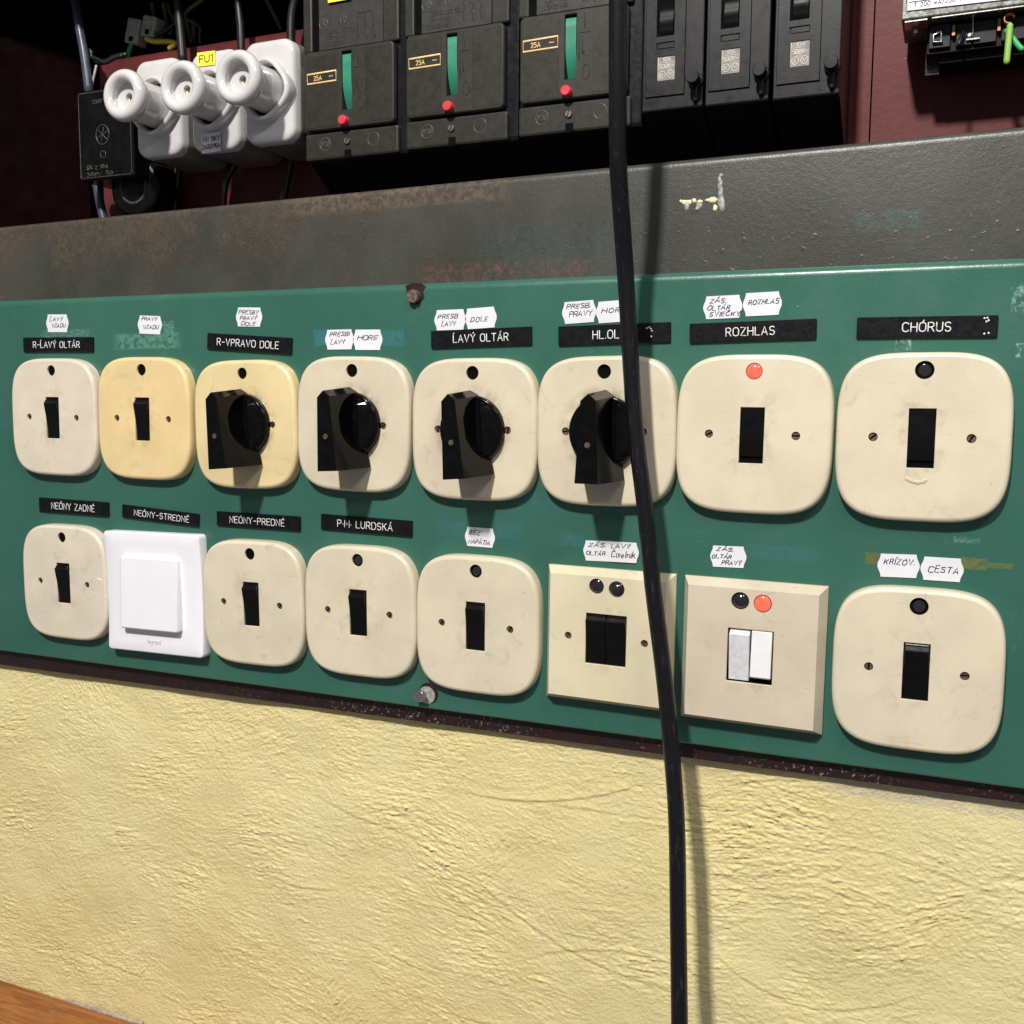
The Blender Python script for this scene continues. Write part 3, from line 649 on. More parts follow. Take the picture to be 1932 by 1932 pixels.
l1 = sw_round(-435.0, -154.0, D(.2), 'cream_pale', 'cream rounded switch with a melted right edge under the NEÓNY ZADNÉ label', 'up', None, (.5, 1.3), 5.0)
sw_round(-214.3, -155.9, D(.9), 'cream', 'cream rounded switch under the NEÓNY-PREDNÉ label, right of the white switch', 'up', None, (.3, 1.0), 5.3)
sw_round(-105.0, -154.0, D(.4), 'cream', 'cream rounded switch with dark lamp hole under the P.M. LURDSKÁ label', 'up', 'dark', (.8, 1.2))
sw_round(3.3, -155.5, D(-.2), 'cream', 'cream rounded switch under the BEZ NAPÄTIA tag', 'up', 'dark', (.7, 1.0))
sw_round(329.6, -156.0, 0, 'cream', 'cream rounded switch under the KRIZOV. and CESTA tags, rightmost of the bottom row', 'up', 'dark', (1.5, .05), 6.0)
# melted lip on the lower-left switch
mb = MB()
for k, (z, w) in enumerate(((2, .8), (-3, .7), (-9, .8), (-15, .6))):
    mb.tube([(49.5+k*.15, -9.5, z+1), (51.5, -9.7, z+.4), (53.4, -7.6, z-.3)], w, 8, .5)
mb.tube([(43.5, -9.8, 7), (47.5, -9.9, 5.8), (52.5, -9.0, 6.2)], 1.1, 8, .4)
mb.build('melted_edge', 'label_paper', l1)
# cracked scar under the right-hand rocker
mb = MB(); mb.tube([(-8, -10, -27), (-5, -10.05, -28.6), (-1, -10.1, -29.6), (2.5, -10.05, -28.8), (4, -10, -27.6)], 1.3, 8, .22); mb.build('scuff_mark', 'cream_square_dull', t8)
# ---- square bevelled switches
def square_plate(parent, mat, hx, hz, open_, holes, lipo=10.5):
    mb = MB(); o_ = rect(-hx, hx, -hz, hz); i_ = rect(-hx+5.0, hx-5.0, -hz+5.0, hz-5.0)
    mb.rings([[(x, 0, z) for x, z in o_], [(x, -2.4, z) for x, z in o_]], False)
    mb.rings([[(x, -2.4, z) for x, z in o_], [(x, -lipo, z) for x, z in i_]], False)
    hs = [rect(*open_)]+holes; holed(mb, i_, hs, -lipo, 1.8); mb.build('cover_plate', mat, parent)
    mb = MB(); mb.box(-36, 36, -8.3, -.4, -30, 47); mb.build('backing', 'hole_shade', parent)  # same black slab, painted shade inside the openings
x6 = 112.5; t6 = thing('double_switch', 'square cream double switch with two black rockers, left of the cable foot', 'switch', (x6, 0, -155.3), D(-.4), sw_group)
square_plate(t6, 'cream_square', 50.3, 52.2, (-16.2, 16.2, -20.2, 19.2), [circ(-SXR, 0, 2.9, 22), circ(SXR, 0, 2.9, 22), circ(-8.2, 39.8, 5.9), circ(7.6, 38.8, 6.2)], 11.9)
rocker(t6, 'rocker', -7.9, 15.5, 'up', 'rocker_black'); rocker(t6, 'rocker', 7.9, 15.5, 'up', 'rocker_black'); plate_screws(t6, (.9, 1.4))
lens(t6, -8.2, 39.8, 5.7, -9.2, 'lens_dark', 1.2); lens(t6, 7.6, 38.8, 6.0, -10.2, 'lens_dark', 2.4)
t7 = thing('double_switch', 'square cream switch with two white rockers and one glowing lamp', 'switch', (219.8, 0, -156.9), D(-.4), sw_group)
square_plate(t7, 'cream_square_dull', 50.6, 53.0, (-16.4, 16.4, -19.8, 19.6), [circ(-8.2, 39.3, 6.4), circ(7.6, 38.8, 6.4)], 12.4)
rocker(t7, 'rocker', -7.6, 14.4, 'straight', 'rocker_greyed', z1=18.4, z0=-18.2, top=-13.5); rocker(t7, 'rocker', 7.9, 14.4, 'down', 'rocker_white', z1=19.0, z0=-18)
lens(t7, -8.2, 39.3, 6.2, -9.4, 'lens_dark', 2.2)
glow_lens(t7, 7.6, 38.8, 6.1, -11.2)
for q_ in (t6, t7):
    for ch in q_.children:
        if not ch.name.startswith(('cover_plate', 'backing')): ch.location.y -= 1.4*S
# ---- modern white switch
tw = thing('light_switch', 'modern white square switch with large tilted button under the NEÓNY-STREDNÉ label', 'switch', (-325.2, 0, -155.6), D(1.0), sw_group)
mb = MB(); N_ = 12
def bow(hx, hz, r, k, n=7, m=9):
    o = []
    base = rrect(-hx, hx, -hz, hz, r, n); res = []
    for i in range(len(base)):
        a, b = base[i], base[(i+1) % len(base)]; res.append(a)
        if math.dist(a, b) > 20: res += [(a[0]+(b[0]-a[0])*q/m, a[1]+(b[1]-a[1])*q/m) for q in range(1, m)]
    return res
def concave(lp, hx, hz, y, k): return [(x, y+k*(1-(z/hz)**2), z) for x, z in lp]
o_ = bow(56, 56.2, 4, 0)
mb.rings([[(x, 0, z) for x, z in o_], concave(o_, 56, 56, -9.5, 2.5), concave(inset(o_, .5), 56, 56, -10.6, 2.5), concave(inset(o_, 1.6), 56, 56, -11.0, 2.5), concave([(x*.8, z*.8) for x, z in o_], 56, 56, -11, 2.0), concave([(x*.55, z*.55) for x, z in o_], 56, 56, -10.4, 1.0)], True, cap1=True)
mb.build('frame', 'white_plastic', tw)
mb = MB(); lp = rrect(-33.5, 33.5, -33.5, 33.5, 2.5, 5)
def btn(lp, base): return [(x, base-3.4*(33.5-z)/67, z) for x, z in lp]
mb.rings([[(x, -8, z) for x, z in lp], btn(lp, -12.6), btn(inset(lp, .5), -13.6), btn(inset(lp, 1.4), -14.1)], True); mb.rings([btn(inset(lp, 1.4), -14.1)]*2, False, cap1=True)
mb.build('button', 'white_plastic', tw)
mb = MB(); text(mb, 'legrand', -7.5, -47, 4.2, 15, -10.6, .38, flat=.6); mb.build('logo', 'white_plastic_logo', tw)
# ================================================================== engraved name plates
def name_plate(z, q, string, tx, hfrac, label):
    c = [np.array(P(z, *p, -2)) for p in q]   # TL TR BL BR
    ctr = sum(c)/4; w = (np.linalg.norm(c[1]-c[0])+np.linalg.norm(c[3]-c[2]))/2; h = (np.linalg.norm(c[0]-c[2])+np.linalg.norm(c[1]-c[3]))/2
    e = (c[1]-c[0])+(c[3]-c[2]); a = math.atan2(e[2], e[0])
    t_ = thing('name_plate', label, 'label', (ctr[0], 0, ctr[2]), a, 'engraved black name plates')
    mb = MB(); mb.box(-w/2, w/2, -2.2, .3, -h/2, h/2); mb.build('plate', 'label_black', t_, bevel=.35, seg=1)
    ym = (q[0][1]+q[2][1])/2
    xa = (P(z, tx[0], ym, -2)[0]-ctr[0])/math.cos(a); xb = (P(z, tx[1], ym, -2)[0]-ctr[0])/math.cos(a)
    mb = MB(); hh = h*hfrac; text(mb, string, xa, -hh*.52, hh, xb-xa, -2.25, h*.030, jit=.012); mb.build('lettering', 'label_white', t_)
    return t_
name_plate('4', [(137, 402), (572, 399), (150, 490), (577, 490)], 'R-ĽAVÝ OLTÁR', (207, 494), .42, 'black name plate reading R-LAVÝ OLTÁR above the leftmost top switch')
name_plate('4', [(1278, 375), (1805, 402), (1290, 470), (1807, 508)], 'R-VPRAVO DOLE', (1347, 1727), .42, 'black name plate reading R-VPRAVO DOLE above the yellowed knob switch')
name_plate('5', [(976, 362), (1603, 332), (985, 468), (1605, 447)], 'ĽAVÝ OLTÁR', (1120, 1460), .42, 'black name plate reading ĽAVÝ OLTÁR')
np6 = name_plate('6', [(197, 335), (895, 303), (203, 450), (897, 430)], 'HL.OLTÁ', (415, 662), .42, 'black name plate starting HL.OL, crossed by the black cable')
name_plate('6', [(1013, 318), (1800, 282), (1015, 434), (1800, 411)], 'ROZHLAS', (1240, 1540), .42, 'black name plate reading ROZHLAS above the glowing lamp switch')
np8 = name_plate('7', [(797, 437), (1758, 422), (790, 579), (1752, 569)], 'CHÓRUS', (1105, 1433), .42, 'black name plate reading CHÓRUS at the top right')
name_plate('b1', [(238, 66), (670, 94), (245, 150), (672, 187)], 'NEÓNY ZADNÉ', (320, 585), .44, 'black name plate reading NEÓNY ZADNÉ at the far left')
name_plate('b1', [(755, 108), (1230, 168), (758, 187), (1230, 250)], 'NEÓNY-STREDNÉ', (833, 1170), .44, 'tilted black name plate reading NEÓNY-STREDNÉ above the white switch')
name_plate('b1', [(1340, 151), (1858, 182), (1345, 237), (1858, 276)], 'NEÓNY-PREDNÉ', (1425, 1762), .44, 'black name plate reading NEÓNY-PREDNÉ')
name_plate('b2', [(297, 46), (862, 90), (300, 140), (862, 190)], 'P·M· LURDSKÁ', (403, 742), .44, 'black name plate reading P.M. LURDSKÁ')
for t_, lst in ((np6, [(30.5, 4), (32.5, 5), (34, 3.5), (35, 1.5), (34.5, -3.5)]), (np8, [(41.5, 6.3), (43.5, 6.5), (44.5, 4.5), (43, 3.6), (42, -6), (45, -5.5)])):
    mb = MB()
    for x, z in lst: mb.lathe(x*.84, z*.8, [(.7, -2.1), (.6, -2.4), (.2, -2.5)], 9, cap1=True)
    mb.build('paint_speck', 'label_white', t_)
# ================================================================== handwritten paper tags
def tag_paper(z, q, lines, label, ink='ink_black', y=0.0):
    c = [np.array(P(z, *p, -1)) for p in q]
    ctr = sum(c)/4; w = (np.linalg.norm(c[1]-c[0])+np.linalg.norm(c[3]-c[2]))/2; h = (np.linalg.norm(c[0]-c[2])+np.linalg.norm(c[1]-c[3]))/2
    e = (c[1]-c[0])+(c[3]-c[2]); a = math.atan2(e[2], e[0])
    t_ = thing('paper_tag', label, 'paper tag', (ctr[0], y, ctr[2]), a, 'handwritten paper tags')
    side = []
    for i in range(17):
        k = i/16; bx = .13*w*math.sin(math.pi*k)**1.6+.035*w*abs(math.cos(math.pi*k))**8-.02*w
        side.append((w/2+bx, -h/2+h*k))
    lp = side+[(-x, z_) for x, z_ in side[::-1]]
    mb = MB(); mb.prism(lp, -.55, -.05); mb.build('paper', 'paper', t_)
    mb = MB()
    for (s_, x0, x1, zc, hh) in lines:     # fractions of the tag
        text(mb, s_, (x0-.5)*w, (.5-zc)*h-hh*h/2, hh*h, (x1-x0)*w, -.62, max(.34, .021*h), jit=.10, slant=.22, flat=.3)
    mb.build('handwriting', ink, t_); return t_
T = tag_paper
T('4', [(292, 258), (408, 258), (300, 368), (410, 368)], [('ĽAVÝ', .10, .78, .27, .2), ('VZADU', .18, .92, .62, .2)], 'small paper tag above the R-LAVÝ OLTÁR name plate')
T('4', [(868, 265), (985, 268), (862, 376), (990, 383)], [('PRAVÝ', .08, .85, .17, .18), ('VZADU', .15, .92, .62, .2)], 'small paper tag above the deep yellow switch')
T('4', [(1475, 215), (1605, 215), (1475, 332), (1610, 335)], [('PRESBY', .02, .93, .25, .2), ('PRAVÝ', .08, .85, .55, .2), ('DOLE', .14, .78, .85, .18)], 'paper tag with three handwritten lines above the R-VPRAVO DOLE plate')
T('5', [(335, 352), (482, 352), (342, 478), (485, 472)], [('PRESBI', .08, .92, .22, .19), ('ĽAVÝ', .12, .72, .62, .2)], 'paper tag reading PRESBI ĽAVÝ above the fourth top switch')
T('5', [(512, 352), (660, 352), (512, 478), (662, 478)], [('HORE', .08, .88, .42, .22)], 'paper tag reading HORE, right of the PRESBI ĽAVÝ tag')
T('5', [(1015, 232), (1175, 225), (1020, 357), (1180, 352)], [('PRESB', .03, .78, .33, .2), ('ĽAVY', .17, .7, .7, .2)], 'paper tag reading PRESB ĽAVY above the ĽAVÝ OLTÁR plate')
T('5', [(1205, 222), (1365, 210), (1210, 350), (1372, 338)], [('DOLE', .1, .75, .55, .22)], 'paper tag reading DOLE above the ĽAVÝ OLTÁR plate')
T('6', [(238, 183), (412, 168), (245, 317), (418, 305)], [('PRESB.', .05, .9, .22, .19), ('PRAVY', .14, .93, .58, .22)], 'paper tag reading PRESB. PRAVY left of the black cable', 'ink_blue')
T('6', [(448, 180), (622, 166), (455, 313), (628, 300)], [('HORE', .1, .92, .42, .22)], 'paper tag reading HOR partly hidden behind the black cable', 'ink_blue')
T('6', [(1118, 146), (1318, 137), (1120, 288), (1318, 278)], [('ZÁS.', .1, .6, .2, .2), ('OLTÁR', .02, .72, .52, .19), ('SVIEČKY', .08, 1.03, .8, .19)], 'paper tag reading ZÁS. OLTÁR SVIEČKY above the ROZHLAS name plate', 'ink_blue')
T('6', [(1365, 126), (1562, 115), (1365, 270), (1565, 260)], [('ROZHLAS', .06, 1.0, .4, .2)], 'paper tag with handwritten ROZHLAS above the ROZHLAS name plate', 'ink_blue')
T('b2', [(1205, 127), (1360, 138), (1207, 244), (1357, 257)], [('BEZ', .05, .5, .28, .22), ('NAPÄTIA', .03, .9, .75, .22)], 'paper tag reading BEZ NAPÄTIA over a lower-row switch')
T('b3', [(370, 210), (532, 218), (372, 336), (522, 341)], [('ZÁS.', .1, .78, .2, .19), ('OLTÁR', .0, .75, .62, .19)], 'paper tag reading ZÁS. OLTÁR, overlapped by its right neighbour')
T('b3', [(530, 218), (682, 225), (518, 341), (683, 351)], [('LAVÝ', .02, .75, .22, .22), ('Číselník', .02, .95, .62, .3)], 'paper tag reading LAVÝ číselník beside the black cable', y=-.7)
T('b3', [(1160, 243), (1345, 250), (1162, 373), (1345, 382)], [('ZÁS.', .1, .68, .15, .18), ('OLTÁR', -.06, .6, .5, .18), ('PRAVÝ', .28, .93, .78, .2)], 'paper tag reading ZÁS. OLTÁR PRAVÝ above the white rockers')
T('b4', [(930, 185), (1160, 190), (932, 334), (1162, 346)], [('KRÍZÒV.', .08, .95, .33, .24)], 'paper tag reading KRIZOV. at the right', 'ink_blue')
T('b4', [(1218, 205), (1452, 215), (1215, 354), (1450, 374)], [('CESTA', .1, .95, .52, .26)], 'paper tag reading CESTA at the right')
# ================================================================== hanging black cable
path = [(1167, -60, -84), (1166, 0, -82), (1165.5, 172, -76), (1166, 300, -68), (1171, 386, -58), (1180, 515, -44), (1191, 697, -40), (1200, 819, -40), (1217.5, 963, -41), (1232, 1108, -42), (1251, 1260, -42), (1266, 1405, -44), (1276.5, 1549, -50), (1279.6, 1739, -58), (1282, 1929, -66), (1283, 2050, -72)]
cp = [Vector(P('F', x, y, Y)) for x, y, Y in path]
sm = []
for i in range(len(cp)-1):
    a, b, c_, d = cp[max(i-1, 0)], cp[i], cp[i+1], cp[min(i+2, len(cp)-1)]
    for k in range(10):
        t_ = k/10; sm.append(.5*((2*b)+(-a+c_)*t_+(2*a-5*b+4*c_-d)*t_*t_+(-a+3*b-3*c_+d)*t_**3))
sm.append(cp[-1]); o0 = sm[0]
mb = MB(); mb.tube([p-o0 for p in sm], 5.9, 28)
o = mb.build('hanging_cable', 'cable_black', loc=o0); tag(o, 'thick black cable hanging in front of the whole panel and the yellow wall', 'cable')
# ================================================================== three-pole circuit breakers
def breaker():
    t_ = thing('circuit_breaker', 'x', 'circuit breaker', (0, 20, 0), 0, 'three-pole breakers with green levers')
    # body: deep dark casing, front shoulder, sloping underside
    mb = MB(); sec = [(8, -23.5), (6.8, -20.5), (6.8, 150), (72, 150), (72, -52), (50, -50), (12, -25)]
    mb.rings([[(x, y, z) for y, z in sec] for x in (-2.5, 96)], False, cap0=True, cap1=True); mb.build('body', 'breaker_body', t_, bevel=1.2)
    # lower lip and the two upper cheeks
    mb = MB(); mb.box(-2, 88.5, 2.6, 30, -23.8, -1.6); mb.build('lower_housing', 'breaker', t_, bevel=2)
    mb = MB(); mb.box(-3, 6, 3, 30, 64.5, 150); mb.build('upper_housing', 'breaker', t_, bevel=1.5); mb = MB(); mb.box(74, 89, 3, 30, 64.5, 150); mb.build('upper_housing', 'breaker', t_, bevel=1.5)
    # cover with lever slot
    mb = MB(); lp = rrect(0, 86, 0, 64, 4, 5)
    mb.rings([[(x, 5, z) for x, z in lp], [(x, 1, z) for x, z in lp], [(x, .3, z) for x, z in inset(lp, .5)], [(x, 0, z) for x, z in inset(lp, 1.3)]], True)
    holed(mb, inset(lp, 1.3), [rect(36.6, 46.4, 13.8, 61.6)], 0, 14); co = mb.build('cover', 'breaker_cover', t_)
    mb = MB(); mb.box(2, 32, -.25, .3, 2, 60); mb.box(59, 83.5, -.25, .3, 2.5, 61); mb.build('grip_pad', 'breaker', co, bevel=.2, seg=1)
    mb = MB(); mb.add([(36, 12, 13), (47, 12, 13), (47, 12, 62), (36, 12, 62)], [(0, 1, 2, 3)]); mb.build('slot_back', 'dark_slot', co)
    # raised frame round the rating
    mb = MB(); fr = [(3.2, 38.2), (31.5, 38.6), (31.3, 46.5), (3.0, 46)]
    mb.tube([(x, -.4, z) for x, z in fr], .75, 8, .6, closed=True); text(mb, '25A', 9.5, 40.4, 3.6, 7.5, -.45, .36); text(mb, '~', 24.5, 40.8, 3.4, 3.6, -.45, .33)
    mb.build('rating_frame', 'amber', co)
    mb = MB(); mb.tube([(52.4, -.1, 60.3), (52.5, -.1, 50)], .45, 6, .4)
    mb.tube([(54.2+2.9*math.cos(a), -.1, 18.2+5.3*math.sin(a)) for a in (i*math.pi/10 for i in range(20))], .4, 6, .4, closed=True)
    mb.tube([(48.4, -.1, 46.8), (48.4, -.1, 28)], .4, 6, .4); mb.tube([(48.4, -.1, 46.8), (57, -.1, 46.8)], .3, 6, .4); mb.tube([(50.6, -.1, 45), (51.4, -.1, 31), (52.6, -.1, 33.5), (51.4, -.1, 31), (50.2, -.1, 33.5)], .3, 6, .4)
    mb.box(53.4, 55.8, -.15, .2, 30, 45); mb.build('marking', 'engraving', co)
    # lever: curved green sector
    mb = MB(); pr = [(58.8, 6), (58.8, 1.2), (57.8, .2)]+[(57.8-k*42, .2+7*(max(0, k-.45)/.55)**2) for k in (.15, .3, .4, .5, .6, .7, .8, .9, 1)]
    mb.rings([[(x, y, z) for z, y in pr] for x in (37.4, 45.8)], True, closed=False)
    mb.rings([[(37.4, y, z) for z, y in pr], [(37.4, 12, z) for z, y in pr]], False, closed=False)
    mb.build('lever', 'green_handle', t_)
    mb = MB(); mb.lathe(39.5, 4.8, [(4.1, .3), (4.1, -4.6), (3.7, -5.6), (3.2, -5.9)], 26, cap1=True); mb.build('trip_button', 'red_button', t_)
    mb = MB(); slot_screw(mb, 40, -10.6, 2.7, .8, 1.3, 1, .16, 2); mb.build('cover_screw', 'screw_brown', t_)
    mb = MB(); mb.box(37.5, 43.5, 1.6, 6, -24.5, -17.5); mb.build('seal_lug', 'dark_slot', t_)
    mb = MB()
    for cx in (18, 65):
        mb.tube([(cx+5.3*math.cos(a), 2.5, -11+5.3*math.sin(a)) for a in (i*math.pi/12 for i in range(24))], .35, 6, .5, closed=True)
        if cx == 18: text(mb, 'IP30', 14.6, -12.8, 3.6, 7, 2.5, .28)
        mb.build('embossed_ring', 'emboss', t_); mb = MB()
    # recessed type plate with printed circuit diagram
    mb = MB(); mb.box(12, 73.5, 4.6, 8, 66, 150); tp = mb.build('type_plate', 'breaker_plate', t_)
    mb = MB(); mb.box(6.5, 12, 5.2, 12, 66, 150); mb.build('groove', 'dark_slot', t_)
    mb = MB(); Yp = 4.5
    text(mb, 'JISTIC J2C 50', 21, 78, 3.4, 25, Yp, .26); text(mb, 'CSN-EN60', 19, 73.5, 3.0, 19, Yp, .24); text(mb, 'CSN354181', 18, 68.6, 3.2, 19, Yp, .24)
    for k in range(3):
        x = 49.5+k*7.4; mb.tube([(x, Yp, 91), (x, Yp, 85.5)], .28, 5, .5); mb.tube([(x-1.6, Yp, 84), (x+1, Yp, 82.5), (x, Yp, 79)], .28, 5, .5); mb.tube([(x, Yp, 79), (x-1.2, Yp, 77.8), (x, Yp, 76.2), (x, Yp, 71)], .28, 5, .5); text(mb, '128'[k], x+1, 69.5, 2.4, 1.4, Yp, .2)
    mb.tube([(49.5, Yp, 91), (64.3, Yp, 91)], .28, 5, .5); mb.build('printed_diagram', 'engraving', tp)
    mb = MB()
    for cx, cz, r in ((16.5, 87, 4.2), (36, 88, 3)):
        mb.tube([(cx+r*math.cos(a), Yp, cz+r*math.sin(a)) for a in (i*math.pi/10 for i in range(20))], .35, 6, .5, closed=True)
        for k in range(3): a = k*math.pi/3+.3; mb.tube([(cx-r*.8*math.cos(a), Yp, cz-r*.8*math.sin(a)), (cx+r*.8*math.cos(a), Yp, cz+r*.8*math.sin(a))], .25, 5, .5)
    mb.build('emblem', 'emboss', tp)
    return t_
b1 = breaker(); b1.location = (-171.5*S, 20*S, 248.3*S); b1['label'] = 'dark three-pole breaker with green lever, leftmost, touching the porcelain fuses'
dup(b1, (-74.3, 20, 249.3), 0, 'dark three-pole breaker with green lever, middle of the three'); dup(b1, (25.2, 20, 250.2), 0, 'dark three-pole breaker with green lever, directly behind the black cable')
p = P('B', 318, 2, 19); mb = MB(); mb.box(-11, 11, -.3, 0, .8, 9); o = mb.build('yellow_sticker', 'yellow_sticker', loc=(p[0], 22.8, p[2])); tag(o, 'small yellow sticker at the top of the leftmost breaker', 'sticker')
# ================================================================== narrow single-pole breakers
def fuse_breaker():
    t_ = thing('narrow_breaker', 'x', 'circuit breaker', (0, 20, 0), 0, 'narrow black breakers right of the cable')
    mb = MB(); sec = [(2, 0), (0, 1.5), (0, 150), (70, 150), (70, -32), (55, -30), (6, 0)]
    mb.rings([[(x, y, z) for y, z in sec] for x in (-1, 43.8)], False, cap0=True, cap1=True); mb.build('body', 'fuse_breaker', t_, bevel=.8)
    mb = MB(); lp = rect(1.2, 30.6, 11, 150)
    mb.rings([[(x, 1, z) for x, z in lp], [(x, -.9, z) for x, z in lp], [(x, -1.3, z) for x, z in inset(lp, .4)]], False)
    holed(mb, inset(lp, .4), [rect(9.2, 22.4, 52.3, 95), rect(9.4, 23, 43.6, 48.4), rect(10, 23.4, 21.5, 38.6)], -1.3, 1.25); co = mb.build('cover', 'fuse_breaker', t_)
    mb = MB(); mb.box(9.0, 22.6, -.35, -.05, 52, 95.2); mb.build('slot_back', 'dark_slot', co)
    mb = MB(); mb.box(10.2, 22.8, -1.0, 0, 44.0, 47.8); mb.build('index_tab', 'fuse_breaker', co, bevel=.3)
    mb = MB(); mb.lathe(0, 0, [(0.01, 0)], 3); 
    mb = MB(); R = []
    for k in range(13):
        a = -1.25+k*.21; R.append([(x, 4.5-7.5*math.cos(a)-(.6 if k % 3 == 0 else 0), 62+13*math.sin(a)) for x in (12, 21.8)])
    mb.rings(R, True, closed=False); mb.build('toggle', 'terminal_black', t_)
    mb = MB(); mb.box(10.3, 23.2, -.7, -.05, 21.8, 38.4); rp = mb.build('rating_plate', 'rating_plate', t_)
    mb = MB(); Yp = -.8
    text(mb, '10A', 14, 34.8, 2.6, 6, Yp, .28); mb.tube([(12.5, Yp, 34), (21, Yp, 34)], .22, 5, .5); text(mb, '500V~', 11.6, 30, 3, 11, Yp, .3)
    for cx in (13.8, 20): mb.tube([(cx+2.4*math.cos(a), Yp, 25.6+2.6*math.sin(a)) for a in (i*math.pi/8 for i in range(16))], .28, 5, .5, closed=True)
    text(mb, 'V', 19, 24.4, 2.4, 2, Yp, .26); text(mb, 'E', 13, 24.4, 2.4, 1.6, Yp, .24); mb.tube([(10.8, Yp, 22.2), (10.8, Yp, 38)], .25, 5, .5)
    mb.build('rating_print', 'rating_ink', rp)
    mb = MB(); mb.lathe(39.0, 18.6, [(5.6, 0.5), (5.6, -2), (5.0, -3), (4.2, -3.2)], 24); mb.lathe(39.0, 18.6, [(4.0, -2.5), (4.0, -9.8), (4.6, -9.8), (4.8, -10.6), (4.8, -13), (4.3, -13.8)], 26, cap1=True); mb.build('terminal_post', 'fuse_breaker', t_)
    mb = MB(); mb.box(37.2, 40.8, -3.5, .4, 4.0, 14.5); mb.build('lug', 'breaker_body', t_, bevel=1.2)
    return t_
f1 = fuse_breaker(); f1.location = (124.2*S, 20*S, 233.2*S); f1['label'] = 'narrow black breaker with grey rating plate, next to the hanging cable'
dup(f1, (170.8, 20, 232.6), 0, 'narrow black breaker with the dullest rating plate, middle of the three narrow ones'); dup(f1, (218.5, 20, 231.8), 0, 'narrow black breaker at the right end beside the red metal')
# ================================================================== porcelain screw-cap fuses
def fuse():
    t_ = thing('porcelain_fuse', 'x', 'fuse holder', (0, 20, 0), 0, 'white porcelain screw fuses')
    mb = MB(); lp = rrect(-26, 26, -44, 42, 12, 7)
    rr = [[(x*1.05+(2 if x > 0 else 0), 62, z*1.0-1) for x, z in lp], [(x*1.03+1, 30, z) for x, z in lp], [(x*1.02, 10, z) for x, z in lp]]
    mb.rings(rr, True); mb.build('base', 'porcelain_shaded', t_)
    mb = MB(); mb.rings([[(x*1.02, 12, z) for x, z in lp], [(x, 4, z) for x, z in lp], [(x, 1.6, z) for x, z in inset(lp, 1.0)], [(x, .3, z) for x, z in inset(lp, 3)], [(x, 0, z) for x, z in inset(lp, 6)]], True, cap1=True)
    mb.build('housing', 'porcelain', t_)
    # collar with wavy lip round the cap
    mb = MB(); n = 56; R = []
    for rad, y in ((25.5, 1), (25.6, -6), (24.8, -8.6), (23, -9.4), (21.4, -8.6), (20.6, -4), (20.6, 2)):
        R.append([( (rad+1.1*math.cos(4*a+.4))*math.cos(a), y, (rad+1.1*math.cos(4*a+.4))*math.sin(a)-1) for a in (2*math.pi*i/n for i in range(n))])
    mb.rings(R, True); mb.lathe(0, -1, [(20.7, -.4), (20.7, -.45)], 40, cap1=True); mb.build('collar', 'porcelain', t_)
    mb = MB(); mb.lathe(0, -1, [(20.4, -.5), (20.4, -.7)], 40, cap1=True); mb.build('collar_gap', 'dark_slot', t_)
    # screw cap: barrel, thick rounded rim, window dish
    mb = MB(); prof = [(18.6, -.6), (17.8, -12), (17.4, -28)]
    for i in range(15):
        a = -math.pi*.42+i*(math.pi*1.28)/14; prof.append((16.9+5.2*math.cos(a), -39-6.2*math.sin(a)))
    e_ = prof[-1]; mb.lathe(0, -1, prof, 56); mb.lathe(0, -1, [e_, (12.9, -39), (12.8, -36), (12.4, -35)], 48); mb.lathe(0, -1, [(12.4, -35), (3.6, -34.6)], 48); mb.lathe(0, -1, [(3.6, -34.6), (3.2, -30)], 30)
    cp_ = mb.build('screw_cap', 'porcelain', t_)
    mb = MB(); mb.lathe(0, -1, [(3.3, -31.2), (3.1, -31), (.4, -31.3)], 20, cap1=True); mb.build('indicator_eye', 'brass', cp_)
    return t_
u1 = fuse(); u1.location = (-330.5*S, 20*S, 285.5*S); u1['label'] = 'white porcelain screw fuse, leftmost, overlapping the black box'
dup(u1, (-266.8, 20, 285), 0, 'white porcelain screw fuse carrying the yellow FU1 sticker'); dup(u1, (-208.8, 20, 286.4), 0, 'white porcelain screw fuse touching the leftmost green-lever breaker')
def sticker(z, q, string, mat, ink, label, y, name, lines=None):
    c = [np.array(P(z, *p, y)) for p in q]; ctr = sum(c)/4; w = np.linalg.norm(c[1]-c[0]); h = np.linalg.norm(c[0]-c[2]); e = c[1]-c[0]; a = math.atan2(e[2], e[0])
    t_ = thing(name, label, 'sticker', ctr, a); mb = MB(); mb.box(-w/2, w/2, -.3, .1, -h/2, h/2); mb.build('backing_film', mat, t_)
    mb = MB()
    for s_, x0, x1, zc, hh, r in lines: text(mb, s_, (x0-.5)*w, (.5-zc)*h-hh*h/2, hh*h, (x1-x0)*w, -.4, r, jit=.03, flat=.3)
    mb.build('print', ink, t_)
sticker('A', [(1085, 293), (1182, 280), (1092, 368), (1185, 352)], '', 'yellow_sticker', 'ink_black', 'yellow FU1 sticker on the middle porcelain fuse', 19.4, 'fuse_sticker', [('FU1', .14, .88, .5, .5, .5)])
sticker('A', [(1108, 742), (1212, 725), (1120, 848), (1215, 830)], '', 'paper', 'ink_blue', 'white sticker with blue handwriting low on the middle porcelain fuse', 18.5, 'fuse_sticker', [('NN SKV', .1, .95, .3, .22, .42), ('ZASUVKA', .04, .95, .68, .22, .42)])
